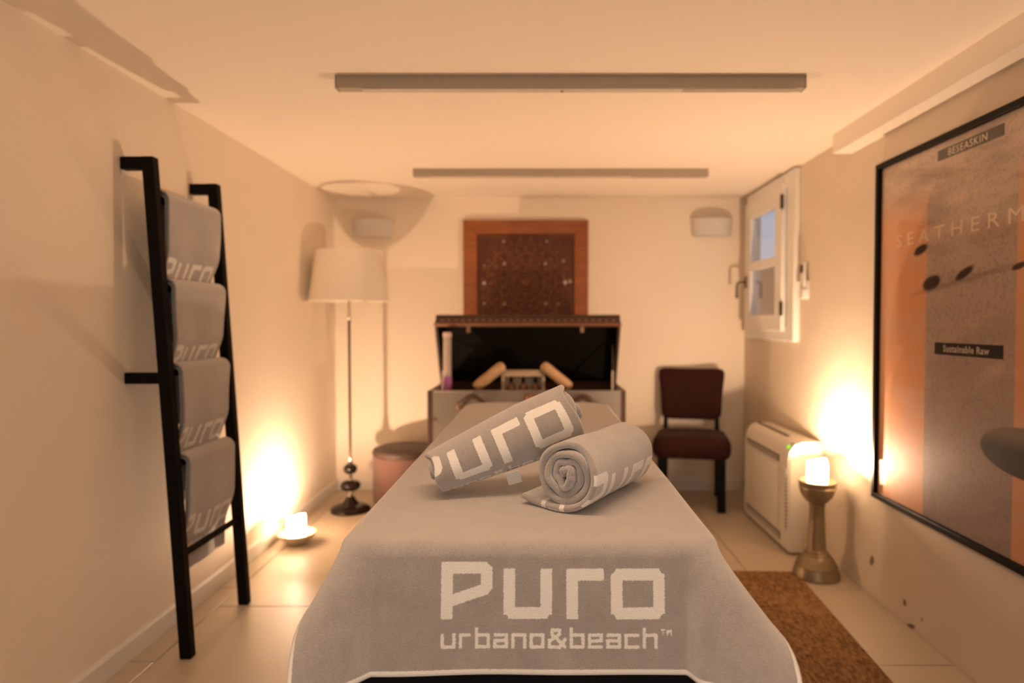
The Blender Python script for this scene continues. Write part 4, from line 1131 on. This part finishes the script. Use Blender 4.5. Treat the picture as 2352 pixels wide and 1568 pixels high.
M_LAB2 = simple('black_label', (0.012, 0.005, 0.005), 0.6, var=0.05)
l1 = box('top_label', -0.0090, -0.0079, 2.087 - PC[0], 2.434 - PC[0], 1.814 - PC[1], 1.853 - PC[1], M_LAB, po)
text('top_lettering', 'BESEASKIN', 0.036, 2.268 - PC[0], 1.832 - PC[1], M_INK2, l1, width=0.205, spacing=1.15, x=-0.0096)
text('large_lettering', 'SEATHERMAL', 0.072, 2.257 - PC[0], 1.551 - PC[1], M_INK2, po, width=0.905, spacing=1.6, x=-0.0086)
l2 = box('lower_label', -0.0090, -0.0079, 2.073 - PC[0], 2.434 - PC[0], 1.103 - PC[1], 1.147 - PC[1], M_LAB2, po)
text('lower_lettering', 'Sustainable Raw', 0.034, 2.258 - PC[0], 1.125 - PC[1], M_INK, l2, width=0.245, spacing=1.1, x=-0.0096, bold=0.0008)
box('glazing', -0.0145, -0.0125, -ph_ + 0.018, ph_ - 0.018, -pz_ + 0.018, pz_ - 0.018, glassy('poster_glass', rough=0.03, ior=1.35), po)

# ------------------------------------------------------------------ jute rug
def rug():
    m, nt, b = newmat('jute_weave')
    tc = N(nt, 'ShaderNodeTexCoord')
    n1 = N(nt, 'ShaderNodeTexNoise', Scale=40.0, Detail=4.0); n2 = N(nt, 'ShaderNodeTexNoise', Scale=5.0, Detail=3.0)
    mp = N(nt, 'ShaderNodeMapping'); mp.inputs['Scale'].default_value = (2.4, 1, 1)
    nt.links.new(tc.outputs['Object'], mp.inputs['Vector']); nt.links.new(mp.outputs['Vector'], n1.inputs['Vector']); nt.links.new(tc.outputs['Object'], n2.inputs['Vector'])
    cr = N(nt, 'ShaderNodeValToRGB')
    cr.color_ramp.elements[0].position = 0.32; cr.color_ramp.elements[0].color = (0.11, 0.052, 0.020, 1)
    cr.color_ramp.elements[1].position = 0.66; cr.color_ramp.elements[1].color = (0.36, 0.205, 0.095, 1)
    mx = N(nt, 'ShaderNodeMix', data_type='FLOAT'); mx.inputs[0].default_value = 0.25
    nt.links.new(n1.outputs['Fac'], mx.inputs[2]); nt.links.new(n2.outputs['Fac'], mx.inputs[3])
    nt.links.new(mx.outputs[0], cr.inputs['Fac']); nt.links.new(cr.outputs['Color'], b.inputs['Base Color'])
    b.inputs['Roughness'].default_value = 0.95; b.inputs['Specular IOR Level'].default_value = 0.1
    bp = N(nt, 'ShaderNodeBump', Strength=0.8, Distance=0.01)
    nt.links.new(n1.outputs['Fac'], bp.inputs['Height']); nt.links.new(bp.outputs['Normal'], b.inputs['Normal'])
    nx_, ny_ = 150, 230
    X = np.linspace(-0.78, 0.78, nx_); Y = np.linspace(-1.25, 1.25, ny_)
    Xg, Yg = np.meshgrid(X, Y)
    e = np.minimum(0.78 - np.abs(Xg), 1.25 - np.abs(Yg))
    Zg = 0.012 * np.clip(e / 0.012, 0.1, 1) ** 0.5 + 0.0012 * np.sin(Xg * 2 * PI / 0.022 + np.sin(Yg * 9) * 0.6) * (e > 0.01) + np.random.rand(ny_, nx_) * 0.0012
    v = np.stack([Xg, Yg, Zg + 0.0005], -1).reshape(-1, 3); idx = np.arange(nx_ * ny_).reshape(ny_, nx_)
    f = np.stack([idx[:-1, :-1], idx[:-1, 1:], idx[1:, 1:], idx[1:, :-1]], -1).reshape(-1, 4)
    o = py('jute_rug', v, f, m, None, (0.395, 1.94, 0), -0.055, smooth=True)
    tag(o, 'coarse brown woven jute rug under the massage table', 'rug')
rug()
